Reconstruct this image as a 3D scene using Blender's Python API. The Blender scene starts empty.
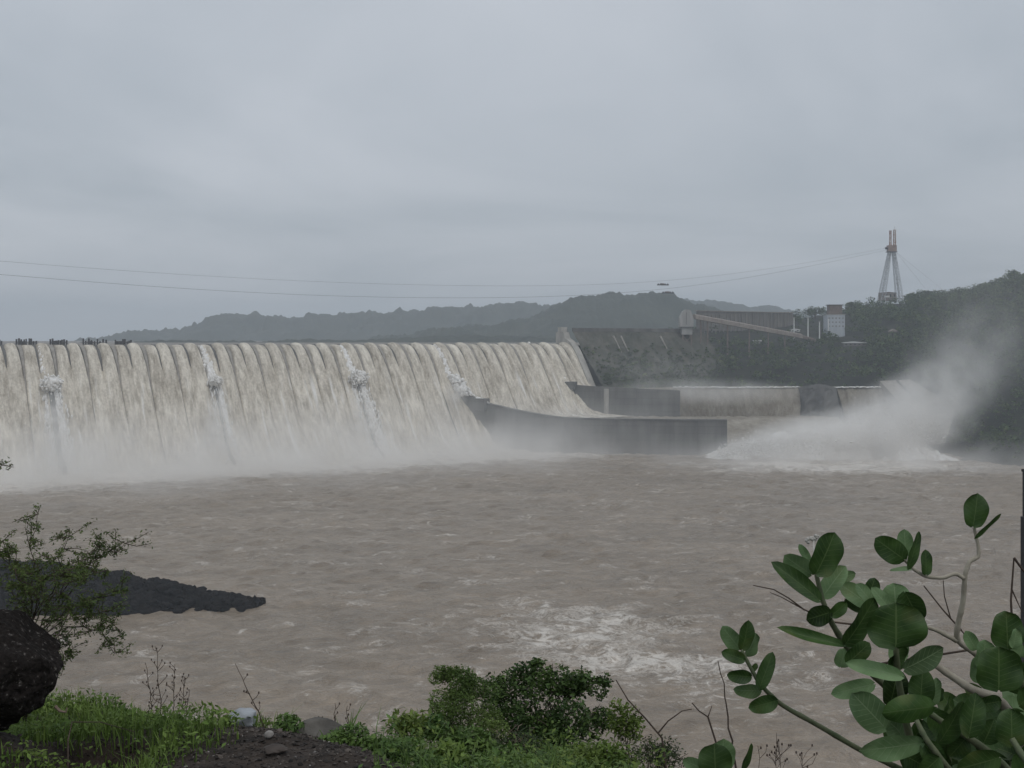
import bpy, bmesh, math, random
import numpy as np
from mathutils import Vector, noise as mnoise

R = math.radians
SC = bpy.context.scene
COL = SC.collection
random.seed(7)
RNG = np.random.default_rng(11)

# ------------------------------------------------------------------ camera
FPX, HORIZON, EYE = 1200.0, 339.0, 85.0     # focal length in pixels, horizon row, eye height over the river
cd = bpy.data.cameras.new('camera')
cam = bpy.data.objects.new('camera', cd)
COL.objects.link(cam)
cam.location = (0, 0, EYE)
cam.rotation_euler = (R(90), 0, 0)
cd.sensor_width = 36.0
cd.lens = FPX / 1024 * 36.0
cd.shift_y = -(384 - HORIZON) / 1024
cd.clip_start = 0.05
cd.clip_end = 30000
SC.camera = cam

# ------------------------------------------------------------------ sky, sun, exposure
SUN_EL, SUN_AZ = R(58), R(150)
w = bpy.data.worlds.new('World')
SC.world = w
w.use_nodes = True
nt = w.node_tree
nt.nodes.clear()
out = nt.nodes.new('ShaderNodeOutputWorld')
bg = nt.nodes.new('ShaderNodeBackground')
bg.inputs['Strength'].default_value = 0.10
sky = nt.nodes.new('ShaderNodeTexSky')
sky.sky_type = 'NISHITA'
sky.sun_disc = False
sky.sun_elevation = SUN_EL
sky.sun_rotation = SUN_AZ
sky.air_density = 1.0
sky.dust_density = 3.0
tc = nt.nodes.new('ShaderNodeTexCoord')
sep = nt.nodes.new('ShaderNodeSeparateXYZ')
nt.links.new(tc.outputs['Generated'], sep.inputs[0])
# a closed cloud deck: seen as if lying at a fixed height, so far cloud flattens towards the horizon
zc = nt.nodes.new('ShaderNodeMath'); zc.operation = 'MAXIMUM'; zc.inputs[1].default_value = 0.0
nt.links.new(sep.outputs['Z'], zc.inputs[0])
za = nt.nodes.new('ShaderNodeMath'); za.operation = 'ADD'; za.inputs[1].default_value = 0.16
nt.links.new(zc.outputs[0], za.inputs[0])
comb = nt.nodes.new('ShaderNodeCombineXYZ')
for i, a in enumerate('XY'):
    d = nt.nodes.new('ShaderNodeMath'); d.operation = 'DIVIDE'
    nt.links.new(sep.outputs[a], d.inputs[0]); nt.links.new(za.outputs[0], d.inputs[1])
    nt.links.new(d.outputs[0], comb.inputs[i])
n1 = nt.nodes.new('ShaderNodeTexNoise')
n1.inputs['Scale'].default_value = 0.62
n1.inputs['Detail'].default_value = 5
n1.inputs['Roughness'].default_value = 0.52
n1.inputs['Distortion'].default_value = 0.5
nt.links.new(comb.outputs[0], n1.inputs['Vector'])
rmp = nt.nodes.new('ShaderNodeValToRGB')
rmp.color_ramp.elements[0].position = 0.30
rmp.color_ramp.elements[0].color = (0.70, 0.785, 0.875, 1)
rmp.color_ramp.elements[1].position = 0.70
rmp.color_ramp.elements[1].color = (1.10, 1.155, 1.245, 1)
nt.links.new(n1.outputs['Fac'], rmp.inputs[0])
# overcast deck: brighter overhead than at the horizon (CIE overcast sky)
gr = nt.nodes.new('ShaderNodeMapRange')
gr.inputs['From Min'].default_value = 0.0
gr.inputs['From Max'].default_value = 1.0
gr.inputs['To Min'].default_value = 4.6
gr.inputs['To Max'].default_value = 5.6
nt.links.new(zc.outputs[0], gr.inputs['Value'])
mul = nt.nodes.new('ShaderNodeMixRGB'); mul.blend_type = 'MULTIPLY'; mul.inputs[0].default_value = 1
nt.links.new(rmp.outputs[0], mul.inputs[1]); nt.links.new(gr.outputs[0], mul.inputs[2])
mx = nt.nodes.new('ShaderNodeMixRGB'); mx.inputs[0].default_value = 0.93
nt.links.new(sky.outputs[0], mx.inputs[1]); nt.links.new(mul.outputs[0], mx.inputs[2])
nt.links.new(mx.outputs[0], bg.inputs[0])
nt.links.new(bg.outputs[0], out.inputs[0])

sd = bpy.data.lights.new('sun', 'SUN')
sd.energy = 0.6
sd.angle = R(40)
sd.color = (1.0, 0.97, 0.93)
sun = bpy.data.objects.new('sun', sd)
COL.objects.link(sun)
sun.location = (0, 0, 400)
dirv = Vector((math.sin(SUN_AZ) * math.cos(SUN_EL), math.cos(SUN_AZ) * math.cos(SUN_EL), math.sin(SUN_EL)))
sun.rotation_euler = dirv.to_track_quat('Z', 'Y').to_euler()

vs = SC.view_settings
vs.view_transform = 'Standard'
vs.look = 'None'
vs.exposure = 0.24
vs.gamma = 1.0
vs.use_curve_mapping = False
SC.cycles.use_denoising = True
SC.cycles.volume_bounces = 4
SC.cycles.max_bounces = 7
SC.cycles.diffuse_bounces = 3
SC.cycles.transparent_max_bounces = 12
SC.cycles.volume_step_rate = 1.0
SC.cycles.volume_max_steps = 96

# ------------------------------------------------------------------ helpers
def at(px, py, Y):
    return np.array(((px - 512) / FPX * Y, Y, EYE - (py - HORIZON) / FPX * Y))

def tag(o, label=None, cat=None, group=None, kind=None):
    if label: o['label'] = label
    if cat: o['category'] = cat
    if group: o['group'] = group
    if kind: o['kind'] = kind
    return o

def link(o, parent=None):
    COL.objects.link(o)
    if parent is not None:
        o.parent = parent
        o.matrix_parent_inverse.identity()
        p = parent
        off = Vector((0, 0, 0))
        while p is not None:
            off += Vector(p.location); p = p.parent
        o.location = -off
    return o

def empty(name, loc, label, cat, group=None):
    o = bpy.data.objects.new(name, None)
    COL.objects.link(o)
    o.location = tuple(float(c) for c in loc)
    o.empty_display_size = 0.3
    return tag(o, label, cat, group)

class MB:
    """collects vertices and faces, then links them as ONE mesh object (world coordinates)"""
    def __init__(s):
        s.v = []; s.f = []; s.n = 0; s.uv = []
    def add(s, V, F):
        V = np.asarray(V, float).reshape(-1, 3)
        s.v.append(V)
        b = s.n
        s.f.extend([tuple(int(i) + b for i in f) for f in F])
        s.n += len(V)
        return s
    def addn(s, V, F):            # F is an (n,k) array
        V = np.asarray(V, float).reshape(-1, 3)
        s.v.append(V)
        s.f.extend(map(tuple, (np.asarray(F) + s.n).tolist()))
        s.n += len(V)
        return s
    def box(s, c, size, rz=0, taper=1.0):
        x, y, z = [k / 2 for k in size]
        P = []
        for sz in (-1, 1):
            t = taper if sz > 0 else 1
            for sx, sy in ((-1, -1), (1, -1), (1, 1), (-1, 1)):
                P.append((sx * x * t, sy * y * t, sz * z))
        P = np.array(P)
        ca, sa = math.cos(rz), math.sin(rz)
        P = np.stack((P[:, 0] * ca - P[:, 1] * sa, P[:, 0] * sa + P[:, 1] * ca, P[:, 2]), 1) + np.asarray(c, float)
        return s.add(P, [(3, 2, 1, 0), (4, 5, 6, 7), (0, 1, 5, 4), (1, 2, 6, 5), (2, 3, 7, 6), (3, 0, 4, 7)])
    def tube(s, pts, rad, n=6, cap=True):
        pts = np.asarray(pts, float)
        m = len(pts)
        rad = np.broadcast_to(np.asarray(rad, float), (m,))
        tan = np.gradient(pts, axis=0) if m > 2 else np.repeat((pts[1:] - pts[:1]), 2, 0)
        tan /= np.linalg.norm(tan, axis=1)[:, None] + 1e-12
        ref = np.array((0, 0, 1.0)) if abs(tan[0, 2]) < 0.9 else np.array((1.0, 0, 0))
        a = np.cross(tan[0], ref); a /= np.linalg.norm(a)
        V = []
        for i in range(m):
            a = a - tan[i] * np.dot(a, tan[i]); a /= np.linalg.norm(a) + 1e-12
            b = np.cross(tan[i], a)
            for k in range(n):
                th = 2 * math.pi * k / n
                V.append(pts[i] + rad[i] * (math.cos(th) * a + math.sin(th) * b))
        F = []
        for i in range(m - 1):
            for k in range(n):
                k2 = (k + 1) % n
                F.append((i * n + k, i * n + k2, (i + 1) * n + k2, (i + 1) * n + k))
        if cap:
            F.append(tuple(range(n - 1, -1, -1))); F.append(tuple((m - 1) * n + k for k in range(n)))
        return s.add(V, F)
    def bar(s, p, q, t):           # square bar between two points
        return s.tube([p, q], t * 0.7071, 4)
    def grid(s, P, flip=False):    # P is (a,b,3)
        a, b = P.shape[:2]
        idx = np.arange(a * b).reshape(a, b)
        F = np.stack((idx[:-1, :-1], idx[:-1, 1:], idx[1:, 1:], idx[1:, :-1]), -1).reshape(-1, 4)
        if flip: F = F[:, ::-1]
        return s.addn(P.reshape(-1, 3), F)
    def prism(s, poly, y0, y1):    # poly = list of (x,z); extruded along y
        n = len(poly)
        V = [(x, y0, z) for x, z in poly] + [(x, y1, z) for x, z in poly]
        F = [tuple(range(n)), tuple(range(2 * n - 1, n - 1, -1))]
        F += [(i, i + n, (i + 1) % n + n, (i + 1) % n) for i in range(n)]
        return s.add(V, F)
    def build(s, name, material, parent=None, smooth=False, uv=None):
        me = bpy.data.meshes.new(name)
        V = np.concatenate(s.v) if s.v else np.zeros((0, 3))
        me.from_pydata(V.tolist(), [], s.f)
        if uv is not None:
            l = me.uv_layers.new(name='UVMap')
            li = np.zeros(len(me.loops), dtype=np.int32)
            me.loops.foreach_get('vertex_index', li)
            l.data.foreach_set('uv', np.asarray(uv, np.float32)[li].ravel())
        if smooth:
            me.polygons.foreach_set('use_smooth', np.ones(len(me.polygons), dtype=bool))
        me.materials.append(material)
        me.update()
        o = bpy.data.objects.new(name, me)
        return link(o, parent)

def vnoise(P, scale=1.0, octaves=3, seed=0.0):
    """fractal noise for an (n,3) array, about -1..1"""
    P = np.asarray(P, float).reshape(-1, 3)
    o = Vector((seed * 13.7, seed * 7.1, seed * 3.3))
    fr = mnoise.fractal
    return np.array([fr(Vector(p) * scale + o, 0.9, 2.1, octaves) for p in P])

def wnoise(X, Y, wl, seed, k=10, spread=math.pi, d0=0.0):
    """cheap vectorised noise: a sum of randomly directed sines around one wavelength"""
    r = np.random.default_rng(seed)
    out = np.zeros_like(X, dtype=float)
    for i in range(k):
        a = d0 + r.uniform(-spread, spread)
        l = wl * math.exp(r.normal(0, 0.3))
        ph = r.uniform(0, 6.28)
        out += np.sin((X * math.cos(a) + Y * math.sin(a)) * 6.283 / l + ph)
    return out / math.sqrt(k)

# ------------------------------------------------------------------ materials
def mat(name, c1, c2, scale=1.0, rough=0.85, c3=None, stretch=(1, 1, 1), bump=0.0, bscale=None, bdist=0.1,
        coord='Object', detail=6, lo=0.35, hi=0.65, spec=0.3, island=0.0, transl=0.0, metallic=0.0):
    m = bpy.data.materials.new(name)
    m.use_nodes = True
    t = m.node_tree
    b = t.nodes['Principled BSDF']
    b.inputs['Roughness'].default_value = rough
    b.inputs['Specular IOR Level'].default_value = spec
    b.inputs['Metallic'].default_value = metallic
    c = t.nodes.new('ShaderNodeTexCoord')
    mp = t.nodes.new('ShaderNodeMapping')
    mp.inputs['Scale'].default_value = stretch
    t.links.new(c.outputs[coord], mp.inputs[0])
    n = t.nodes.new('ShaderNodeTexNoise')
    n.inputs['Scale'].default_value = scale
    n.inputs['Detail'].default_value = detail
    n.inputs['Roughness'].default_value = 0.6
    t.links.new(mp.outputs[0], n.inputs['Vector'])
    r = t.nodes.new('ShaderNodeValToRGB')
    e = r.color_ramp.elements
    e[0].position = lo; e[0].color = (*c1, 1)
    e[1].position = hi; e[1].color = (*c2, 1)
    if c3 is not None:
        x = e.new(min(hi + 0.12, 1)); x.color = (*c3, 1)
    t.links.new(n.outputs['Fac'], r.inputs[0])
    src = r.outputs[0]
    if island:
        g = t.nodes.new('ShaderNodeNewGeometry')
        hv = t.nodes.new('ShaderNodeHueSaturation')
        mr = t.nodes.new('ShaderNodeMapRange')
        mr.inputs['To Min'].default_value = 1 - island
        mr.inputs['To Max'].default_value = 1 + island
        t.links.new(g.outputs['Random Per Island'], mr.inputs['Value'])
        t.links.new(mr.outputs[0], hv.inputs['Value'])
        t.links.new(src, hv.inputs['Color'])
        src = hv.outputs[0]
    t.links.new(src, b.inputs['Base Color'])
    if bump:
        n2 = t.nodes.new('ShaderNodeTexNoise')
        n2.inputs['Scale'].default_value = bscale or scale * 3
        n2.inputs['Detail'].default_value = 5
        t.links.new(mp.outputs[0], n2.inputs['Vector'])
        bu = t.nodes.new('ShaderNodeBump')
        bu.inputs['Strength'].default_value = bump
        bu.inputs['Distance'].default_value = bdist
        t.links.new(n2.outputs['Fac'], bu.inputs['Height'])
        t.links.new(bu.outputs[0], b.inputs['Normal'])
    if transl:
        tr = t.nodes.new('ShaderNodeBsdfTranslucent')
        t.links.new(src, tr.inputs[0])
        ms = t.nodes.new('ShaderNodeMixShader')
        ms.inputs[0].default_value = transl
        o = t.nodes['Material Output']
        t.links.new(b.outputs[0], ms.inputs[1]); t.links.new(tr.outputs[0], ms.inputs[2])
        t.links.new(ms.outputs[0], o.inputs['Surface'])
    return m

def volume_mat(name, color, density, aniso=0.0):
    m = bpy.data.materials.new(name)
    m.use_nodes = True
    t = m.node_tree
    t.nodes.clear()
    o = t.nodes.new('ShaderNodeOutputMaterial')
    v = t.nodes.new('ShaderNodeVolumePrincipled')
    v.inputs['Color'].default_value = (*color, 1)
    v.inputs['Density'].default_value = density
    v.inputs['Anisotropy'].default_value = aniso
    t.links.new(v.outputs[0], o.inputs['Volume'])
    return m, t, v

def mist_mat(name, density, scale, color=(1.0, 0.985, 0.96), lo=0.35, hi=0.75, power=1.0, vertical=False, seed=0.0):
    """soft spray: fades to nothing at the skin of its box or ball (object coordinates -1..1), broken up by noise"""
    m, t, v = volume_mat(name, color, 0)
    c = t.nodes.new('ShaderNodeTexCoord')
    def math_(op, a, b=None):
        n = t.nodes.new('ShaderNodeMath'); n.operation = op
        if hasattr(a, 'links'): t.links.new(a, n.inputs[0])
        else: n.inputs[0].default_value = a
        if b is not None:
            if hasattr(b, 'links'): t.links.new(b, n.inputs[1])
            else: n.inputs[1].default_value = b
        return n.outputs[0]
    if vertical:   # a bank: densest on the ground, dying upwards and towards its sides
        s = t.nodes.new('ShaderNodeSeparateXYZ'); t.links.new(c.outputs['Object'], s.inputs[0])
        up = math_('MAXIMUM', math_('MULTIPLY', math_('SUBTRACT', 1.0, s.outputs['Z']), 0.5), 0.0)
        f = math_('POWER', up, 2.2)
        for ax in 'XY':
            q = math_('SUBTRACT', 1.0, math_('MULTIPLY', s.outputs[ax], s.outputs[ax]))
            f = math_('MULTIPLY', f, math_('MAXIMUM', q, 0.0))
    else:
        l = t.nodes.new('ShaderNodeVectorMath'); l.operation = 'LENGTH'
        t.links.new(c.outputs['Object'], l.inputs[0])
        f = math_('POWER', math_('MAXIMUM', math_('SUBTRACT', 1.0, l.outputs['Value']), 0.0), power)
    g = t.nodes.new('ShaderNodeNewGeometry')
    n = t.nodes.new('ShaderNodeTexNoise')
    n.noise_dimensions = '3D'
    n.inputs['Scale'].default_value = scale
    n.inputs['Detail'].default_value = 3
    mp = t.nodes.new('ShaderNodeMapping'); mp.inputs['Location'].default_value = (seed, seed * 2, 0)
    t.links.new(g.outputs['Position'], mp.inputs[0])
    t.links.new(mp.outputs[0], n.inputs['Vector'])
    mr = t.nodes.new('ShaderNodeMapRange')
    mr.inputs['From Min'].default_value = lo; mr.inputs['From Max'].default_value = hi
    t.links.new(n.outputs['Fac'], mr.inputs['Value'])
    f = math_('MULTIPLY', f, mr.outputs[0])
    f = math_('MULTIPLY', f, density)
    t.links.new(f, v.inputs['Density'])
    return m

def mist(name, loc, half, rz, material, label, cat, ball=True, ry=0.0):
    bm = bmesh.new()
    if ball: bmesh.ops.create_icosphere(bm, subdivisions=2, radius=1.06)
    else: bmesh.ops.create_cube(bm, size=2)
    me = bpy.data.meshes.new(name); bm.to_mesh(me); bm.free()
    me.materials.append(material)
    o = bpy.data.objects.new(name, me); COL.objects.link(o)
    o.location = tuple(loc); o.scale = half; o.rotation_euler = (0, ry, rz)
    return tag(o, label, cat, kind='stuff')
# ================================================================== STRUCTURE
# dam axis: s metres from the right end of the spillway towards the left; n points downstream
AX0 = np.array((46.0, 1041.0))
AXD = np.array((-0.859, -0.512))
DSN = np.array((0.512, -0.859))
CREST = 78.9
_D = np.array([-14, -10, -5, 0, 5, 10, 15, 20, 30, 40, 50, 60, 66, 72, 80, 96.])
_Q = np.array([3.0, 1.0, 0.2, 0, 1.2, 4.2, 8.8, 14.5, 28, 42, 56, 69, 75.5, 79.5, 81.5, 82.])
_dd = np.linspace(-14, 96, 400)
_qq = np.interp(_dd, _D, _Q)
_ker = np.ones(15) / 15
_qq = np.convolve(np.pad(_qq, 7, mode='edge'), _ker, 'valid')
def face_z(D): return CREST - np.interp(D, _dd, _qq)
def axis_pt(s, D, z):
    s = np.asarray(s, float); D = np.asarray(D, float); z = np.asarray(z, float)
    x = AX0[0] + AXD[0] * s + DSN[0] * D
    y = AX0[1] + AXD[1] * s + DSN[1] * D
    return np.stack(np.broadcast_arrays(x, y, z), -1)
def s_at(px):            # where a picture column meets the crest line
    u = (px - 512) / FPX
    Y = 1013.6 / (1 - 0.596 * u)
    return (46 - u * Y) / 0.859
def s_face(px, D):       # where a picture column meets the face at D
    ss = np.linspace(0, 620, 3000)
    P = axis_pt(ss, D, face_z(D))
    x = 512 + FPX * P[:, 0] / P[:, 1]
    return float(np.interp(-px, -x, ss))

S_REAR, S_FRONT = 29.0, s_face(449, 26)
FRONT_PX = [(443, 380, 962), (455, 386, 948), (466, 392, 942), (478, 400, 938), (487.5, 403.5, 935), (520, 411, 918), (545, 415.5, 905), (565, 418, 898), (600, 419, 892), (660, 419.6, 885), (727, 420, 879)]
REAR_PX = [(541, 374, 1018), (550, 380, 1012), (557, 382, 1008), (566, 384, 1004), (590, 386, 996), (620, 387.5, 988), (650, 389, 984), (680, 390.5, 982)]
W1 = np.array([at(*p) for p in FRONT_PX]); W2 = np.array([at(*p) for p in REAR_PX])
def wall_s(W, s_head):          # where a training wall runs, as s over D
    q = W[:, :2] - AX0
    sv, dv = q @ AXD, q @ DSN
    o = np.argsort(dv)
    return np.r_[s_head, sv[o]], np.r_[0.0, dv[o]]
_w1 = wall_s(W1, S_FRONT); _w2 = wall_s(W2, S_REAR)
def floor_z(s, D):
    sf = np.interp(D, _w1[1], _w1[0]); sr = np.interp(D, _w2[1], _w2[0])
    return np.where(s < sr, 43.0, np.where(s < sf, 23.0, -2.0))

M_conc = mat('wet_concrete', (0.085, 0.083, 0.080), (0.17, 0.165, 0.155), 0.08, 0.7, stretch=(1, 1, 0.25), bump=0.4, bscale=0.6, bdist=0.5)
M_wall = mat('training_wall_concrete', (0.125, 0.122, 0.115), (0.205, 0.20, 0.188), 0.12, 0.75, stretch=(1, 1, 0.15), bump=0.5, bscale=0.4, bdist=0.4)
def add_joints(m, w_, h_):
    t = m.node_tree; b = t.nodes['Principled BSDF']
    src = b.inputs['Base Color'].links[0].from_socket
    g = t.nodes.new('ShaderNodeNewGeometry'); s_ = t.nodes.new('ShaderNodeSeparateXYZ'); c_ = t.nodes.new('ShaderNodeCombineXYZ')
    t.links.new(g.outputs['Position'], s_.inputs[0])
    t.links.new(s_.outputs['X'], c_.inputs[0]); t.links.new(s_.outputs['Z'], c_.inputs[1])
    k_ = t.nodes.new('ShaderNodeTexBrick'); k_.offset = 0.0
    k_.inputs['Scale'].default_value = 1.0; k_.inputs['Brick Width'].default_value = w_; k_.inputs['Row Height'].default_value = h_
    k_.inputs['Mortar Size'].default_value = 0.22; k_.inputs['Mortar Smooth'].default_value = 0.6
    k_.inputs['Color1'].default_value = (1, 1, 1, 1); k_.inputs['Color2'].default_value = (.82, .82, .82, 1); k_.inputs['Mortar'].default_value = (.62, .62, .62, 1)
    t.links.new(c_.outputs[0], k_.inputs['Vector'])
    x_ = t.nodes.new('ShaderNodeMixRGB'); x_.blend_type = 'MULTIPLY'; x_.inputs[0].default_value = .8
    t.links.new(src, x_.inputs[1]); t.links.new(k_.outputs['Color'], x_.inputs[2]); t.links.new(x_.outputs[0], b.inputs['Base Color'])
add_joints(M_wall, 17.0, 5.2)
M_pier = mat('pier_concrete', (0.22, 0.20, 0.175), (0.34, 0.315, 0.28), 0.3, 0.75, stretch=(1, 1, 0.2), bump=0.4, bdist=0.3)
M_pale = mat('pale_concrete', (0.30, 0.285, 0.26), (0.46, 0.44, 0.40), 0.2, 0.8, stretch=(1, 1, 0.3), bump=0.5, bdist=0.4)
M_old = mat('weathered_masonry', (0.05, 0.055, 0.042), (0.105, 0.10, 0.082), 0.09, 0.9, c3=(0.17, 0.155, 0.13), stretch=(1, 1, 0.35), bump=0.8, bscale=0.3, bdist=1.0)
M_dark = mat('dark_steel', (0.03, 0.03, 0.035), (0.07, 0.065, 0.065), 1.0, 0.6)

# ---- water falling: streaks run along the flow (UV: u metres across, v metres along)
def fall_mat(name, silt, foam, lo, hi, tongues=.8):
    m = bpy.data.materials.new(name); m.use_nodes = True
    t = m.node_tree; b = t.nodes['Principled BSDF']
    b.inputs['Roughness'].default_value = 0.7
    b.inputs['Specular IOR Level'].default_value = 0.25
    uv = t.nodes.new('ShaderNodeUVMap'); uv.uv_map = 'UVMap'
    def nz(sx, sy, det):
        mp = t.nodes.new('ShaderNodeMapping'); mp.inputs['Scale'].default_value = (sx, sy, 1)
        t.links.new(uv.outputs[0], mp.inputs[0])
        n = t.nodes.new('ShaderNodeTexNoise'); n.inputs['Scale'].default_value = 1
        n.inputs['Detail'].default_value = det; n.inputs['Roughness'].default_value = 0.65
        t.links.new(mp.outputs[0], n.inputs['Vector'])
        return n
    a = nz(0.45, 0.09, 5); c = nz(0.10, 0.03, 4); f = nz(0.9, 0.55, 6)
    m1 = t.nodes.new('ShaderNodeMath'); m1.operation = 'ADD'
    t.links.new(a.outputs['Fac'], m1.inputs[0]); t.links.new(c.outputs['Fac'], m1.inputs[1])
    m2 = t.nodes.new('ShaderNodeMath'); m2.operation = 'MULTIPLY_ADD'; m2.inputs[1].default_value = 0.65
    t.links.new(f.outputs['Fac'], m2.inputs[0]); t.links.new(m1.outputs[0], m2.inputs[2])
    r = t.nodes.new('ShaderNodeValToRGB')
    mr = t.nodes.new('ShaderNodeMapRange'); mr.inputs['From Min'].default_value = lo; mr.inputs['From Max'].default_value = hi
    t.links.new(m2.outputs[0], mr.inputs['Value']); t.links.new(mr.outputs[0], r.inputs[0])
    r.color_ramp.elements[0].color = (*silt, 1); r.color_ramp.elements[1].color = (*foam, 1)
    t.links.new(r.outputs[0], b.inputs['Base Color'])
    # long white tongues where the sheet breaks up lower down
    st = nz(0.20, 0.012, 3); vv_ = t.nodes.new('ShaderNodeSeparateXYZ'); t.links.new(uv.outputs[0], vv_.inputs[0])
    ra = t.nodes.new('ShaderNodeMapRange'); ra.interpolation_type = 'SMOOTHSTEP'; ra.inputs['From Min'].default_value = .56; ra.inputs['From Max'].default_value = .68
    t.links.new(st.outputs['Fac'], ra.inputs['Value'])
    rb = t.nodes.new('ShaderNodeMapRange'); rb.interpolation_type = 'SMOOTHSTEP'; rb.inputs['From Min'].default_value = 38; rb.inputs['From Max'].default_value = 62; rb.inputs['To Max'].default_value = tongues
    t.links.new(vv_.outputs['Y'], rb.inputs['Value'])
    mm_ = t.nodes.new('ShaderNodeMath'); mm_.operation = 'MULTIPLY'; t.links.new(ra.outputs[0], mm_.inputs[0]); t.links.new(rb.outputs[0], mm_.inputs[1])
    wx = t.nodes.new('ShaderNodeMixRGB'); wx.inputs[2].default_value = (.84, .82, .78, 1)
    t.links.new(mm_.outputs[0], wx.inputs[0]); t.links.new(r.outputs[0], wx.inputs[1]); t.links.new(wx.outputs[0], b.inputs['Base Color'])
    bu = t.nodes.new('ShaderNodeBump'); bu.inputs['Strength'].default_value = 0.8; bu.inputs['Distance'].default_value = 1.2
    t.links.new(m2.outputs[0], bu.inputs['Height']); t.links.new(bu.outputs[0], b.inputs['Normal'])
    return m
M_fall = fall_mat('silty_falling_water', (0.255, 0.212, 0.157), (0.77, 0.71, 0.605), 1.00, 1.56)
M_weir = fall_mat('brown_falling_water', (0.20, 0.17, 0.13), (0.43, 0.395, 0.335), 1.15, 1.8, 0.0)
M_foam = mat('white_foam', (0.66, 0.63, 0.58), (0.92, 0.91, 0.89), 0.35, 0.85, bump=0.9, bscale=0.5, bdist=1.2)

# ---- river: silty brown with torn foam
def river_mat():
    m = bpy.data.materials.new('silty_river'); m.use_nodes = True
    t = m.node_tree; b = t.nodes['Principled BSDF']
    g = t.nodes.new('ShaderNodeNewGeometry')
    def mp(s):
        n = t.nodes.new('ShaderNodeMapping'); n.inputs['Scale'].default_value = s
        t.links.new(g.outputs['Position'], n.inputs[0]); return n.outputs[0]
    def nz(s, det, rough=0.6, dist=0.0):
        n = t.nodes.new('ShaderNodeTexNoise'); n.inputs['Scale'].default_value = 1
        n.inputs['Detail'].default_value = det; n.inputs['Roughness'].default_value = rough
        n.inputs['Distortion'].default_value = dist
        t.links.new(mp(s), n.inputs['Vector']); return n.outputs['Fac']
    def ma(op, a, bb, c=None):
        n = t.nodes.new('ShaderNodeMath'); n.operation = op
        for i, q in enumerate((a, bb, c)):
            if q is None: continue
            if hasattr(q, 'links'): t.links.new(q, n.inputs[i])
            else: n.inputs[i].default_value = q
        return n.outputs[0]
    def rng(v, a, bb, c=0.0, d=1.0):
        n = t.nodes.new('ShaderNodeMapRange'); n.interpolation_type = 'SMOOTHSTEP'
        for k, q in (('From Min', a), ('From Max', bb), ('To Min', c), ('To Max', d)): n.inputs[k].default_value = q
        t.links.new(v, n.inputs['Value']); return n.outputs[0]
    base = t.nodes.new('ShaderNodeValToRGB')
    base.color_ramp.elements[0].position = 0.35; base.color_ramp.elements[0].color = (0.235, 0.188, 0.140, 1)
    base.color_ramp.elements[1].position = 0.68; base.color_ramp.elements[1].color = (0.38, 0.305, 0.230, 1)
    t.links.new(ma('ADD', ma('MULTIPLY', nz((0.010, 0.024, 0.02), 6, 0.6, 0.6), 0.5), ma('MULTIPLY', nz((0.11, 0.11, 0.1), 6, 0.72, 1.0), 0.5)), base.inputs[0])
    # boils of foam where the current breaks: a rough patch in midstream, and the foot of the dam
    def blob(cx, cy, rx, ry, hardness=1.0):
        s = t.nodes.new('ShaderNodeVectorMath'); s.operation = 'SUBTRACT'; s.inputs[1].default_value = (cx, cy, 0)
        t.links.new(g.outputs['Position'], s.inputs[0])
        d = t.nodes.new('ShaderNodeVectorMath'); d.operation = 'MULTIPLY'; d.inputs[1].default_value = (1 / rx, 1 / ry, 0)
        t.links.new(s.outputs[0], d.inputs[0])
        l = t.nodes.new('ShaderNodeVectorMath'); l.operation = 'LENGTH'; t.links.new(d.outputs[0], l.inputs[0])
        return rng(l.outputs['Value'], 0.25, 1.0, hardness, 0.0)
    far = t.nodes.new('ShaderNodeVectorMath'); far.operation = 'DOT_PRODUCT'
    far.inputs[1].default_value = (DSN[0], DSN[1], 0)
    t.links.new(g.outputs['Position'], far.inputs[0])
    toe = DSN[0] * AX0[0] + DSN[1] * AX0[1]
    near_dam = rng(far.outputs['Value'], toe + 95, toe + 210, 0.34, 0.0)
    zone = ma('ADD', blob(20, 352, 44, 58, 0.17), blob(46, 308, 52, 32, 0.15))
    zone = ma('ADD', zone, blob(225, 805, 150, 80, 0.22))
    zone = ma('ADD', zone, ma('MULTIPLY', nz((0.006, 0.012, 0.01), 3), 0.06))
    zone = ma('ADD', zone, near_dam)
    zone = ma('MINIMUM', zone, 0.4)
    small = nz((0.17, 0.17, 0.2), 6, 0.7, 1.2)
    mid = nz((0.035, 0.045, 0.1), 5, 0.65, 1.2)
    f = ma('ADD', ma('MULTIPLY', small, 0.6), ma('MULTIPLY', mid, 0.4))
    vein = rng(ma('ABSOLUTE', ma('SUBTRACT', nz((0.27, 0.30, 0.2), 7, 0.74, 0.7), 0.5), None), 0.0, 0.06, 1.0, 0.0)
    torn = ma('MULTIPLY', vein, rng(ma('ADD', nz((0.05, 0.075, 0.1), 5, 0.7, 0.8), zone), 0.59, 0.69))
    fleck = rng(nz((0.085, 0.15, 0.2), 7, 0.76, 0.8), 0.605, 0.66)
    blot = rng(ma('ADD', f, zone), 0.69, 0.77)
    foam = ma('MAXIMUM', ma('MAXIMUM', ma('MULTIPLY', torn, 0.75), blot), ma('MULTIPLY', fleck, 0.7))
    foam = ma('MULTIPLY', foam, 0.85)
    mixc = t.nodes.new('ShaderNodeMixRGB'); mixc.inputs[2].default_value = (0.80, 0.745, 0.67, 1)
    t.links.new(foam, mixc.inputs[0]); t.links.new(base.outputs[0], mixc.inputs[1])
    t.links.new(mixc.outputs[0], b.inputs['Base Color'])
    t.links.new(rng(foam, 0, 1, 0.28, 0.8), b.inputs['Roughness'])
    b.inputs['IOR'].default_value = 1.33
    b.inputs['Specular IOR Level'].default_value = 0.4
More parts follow.
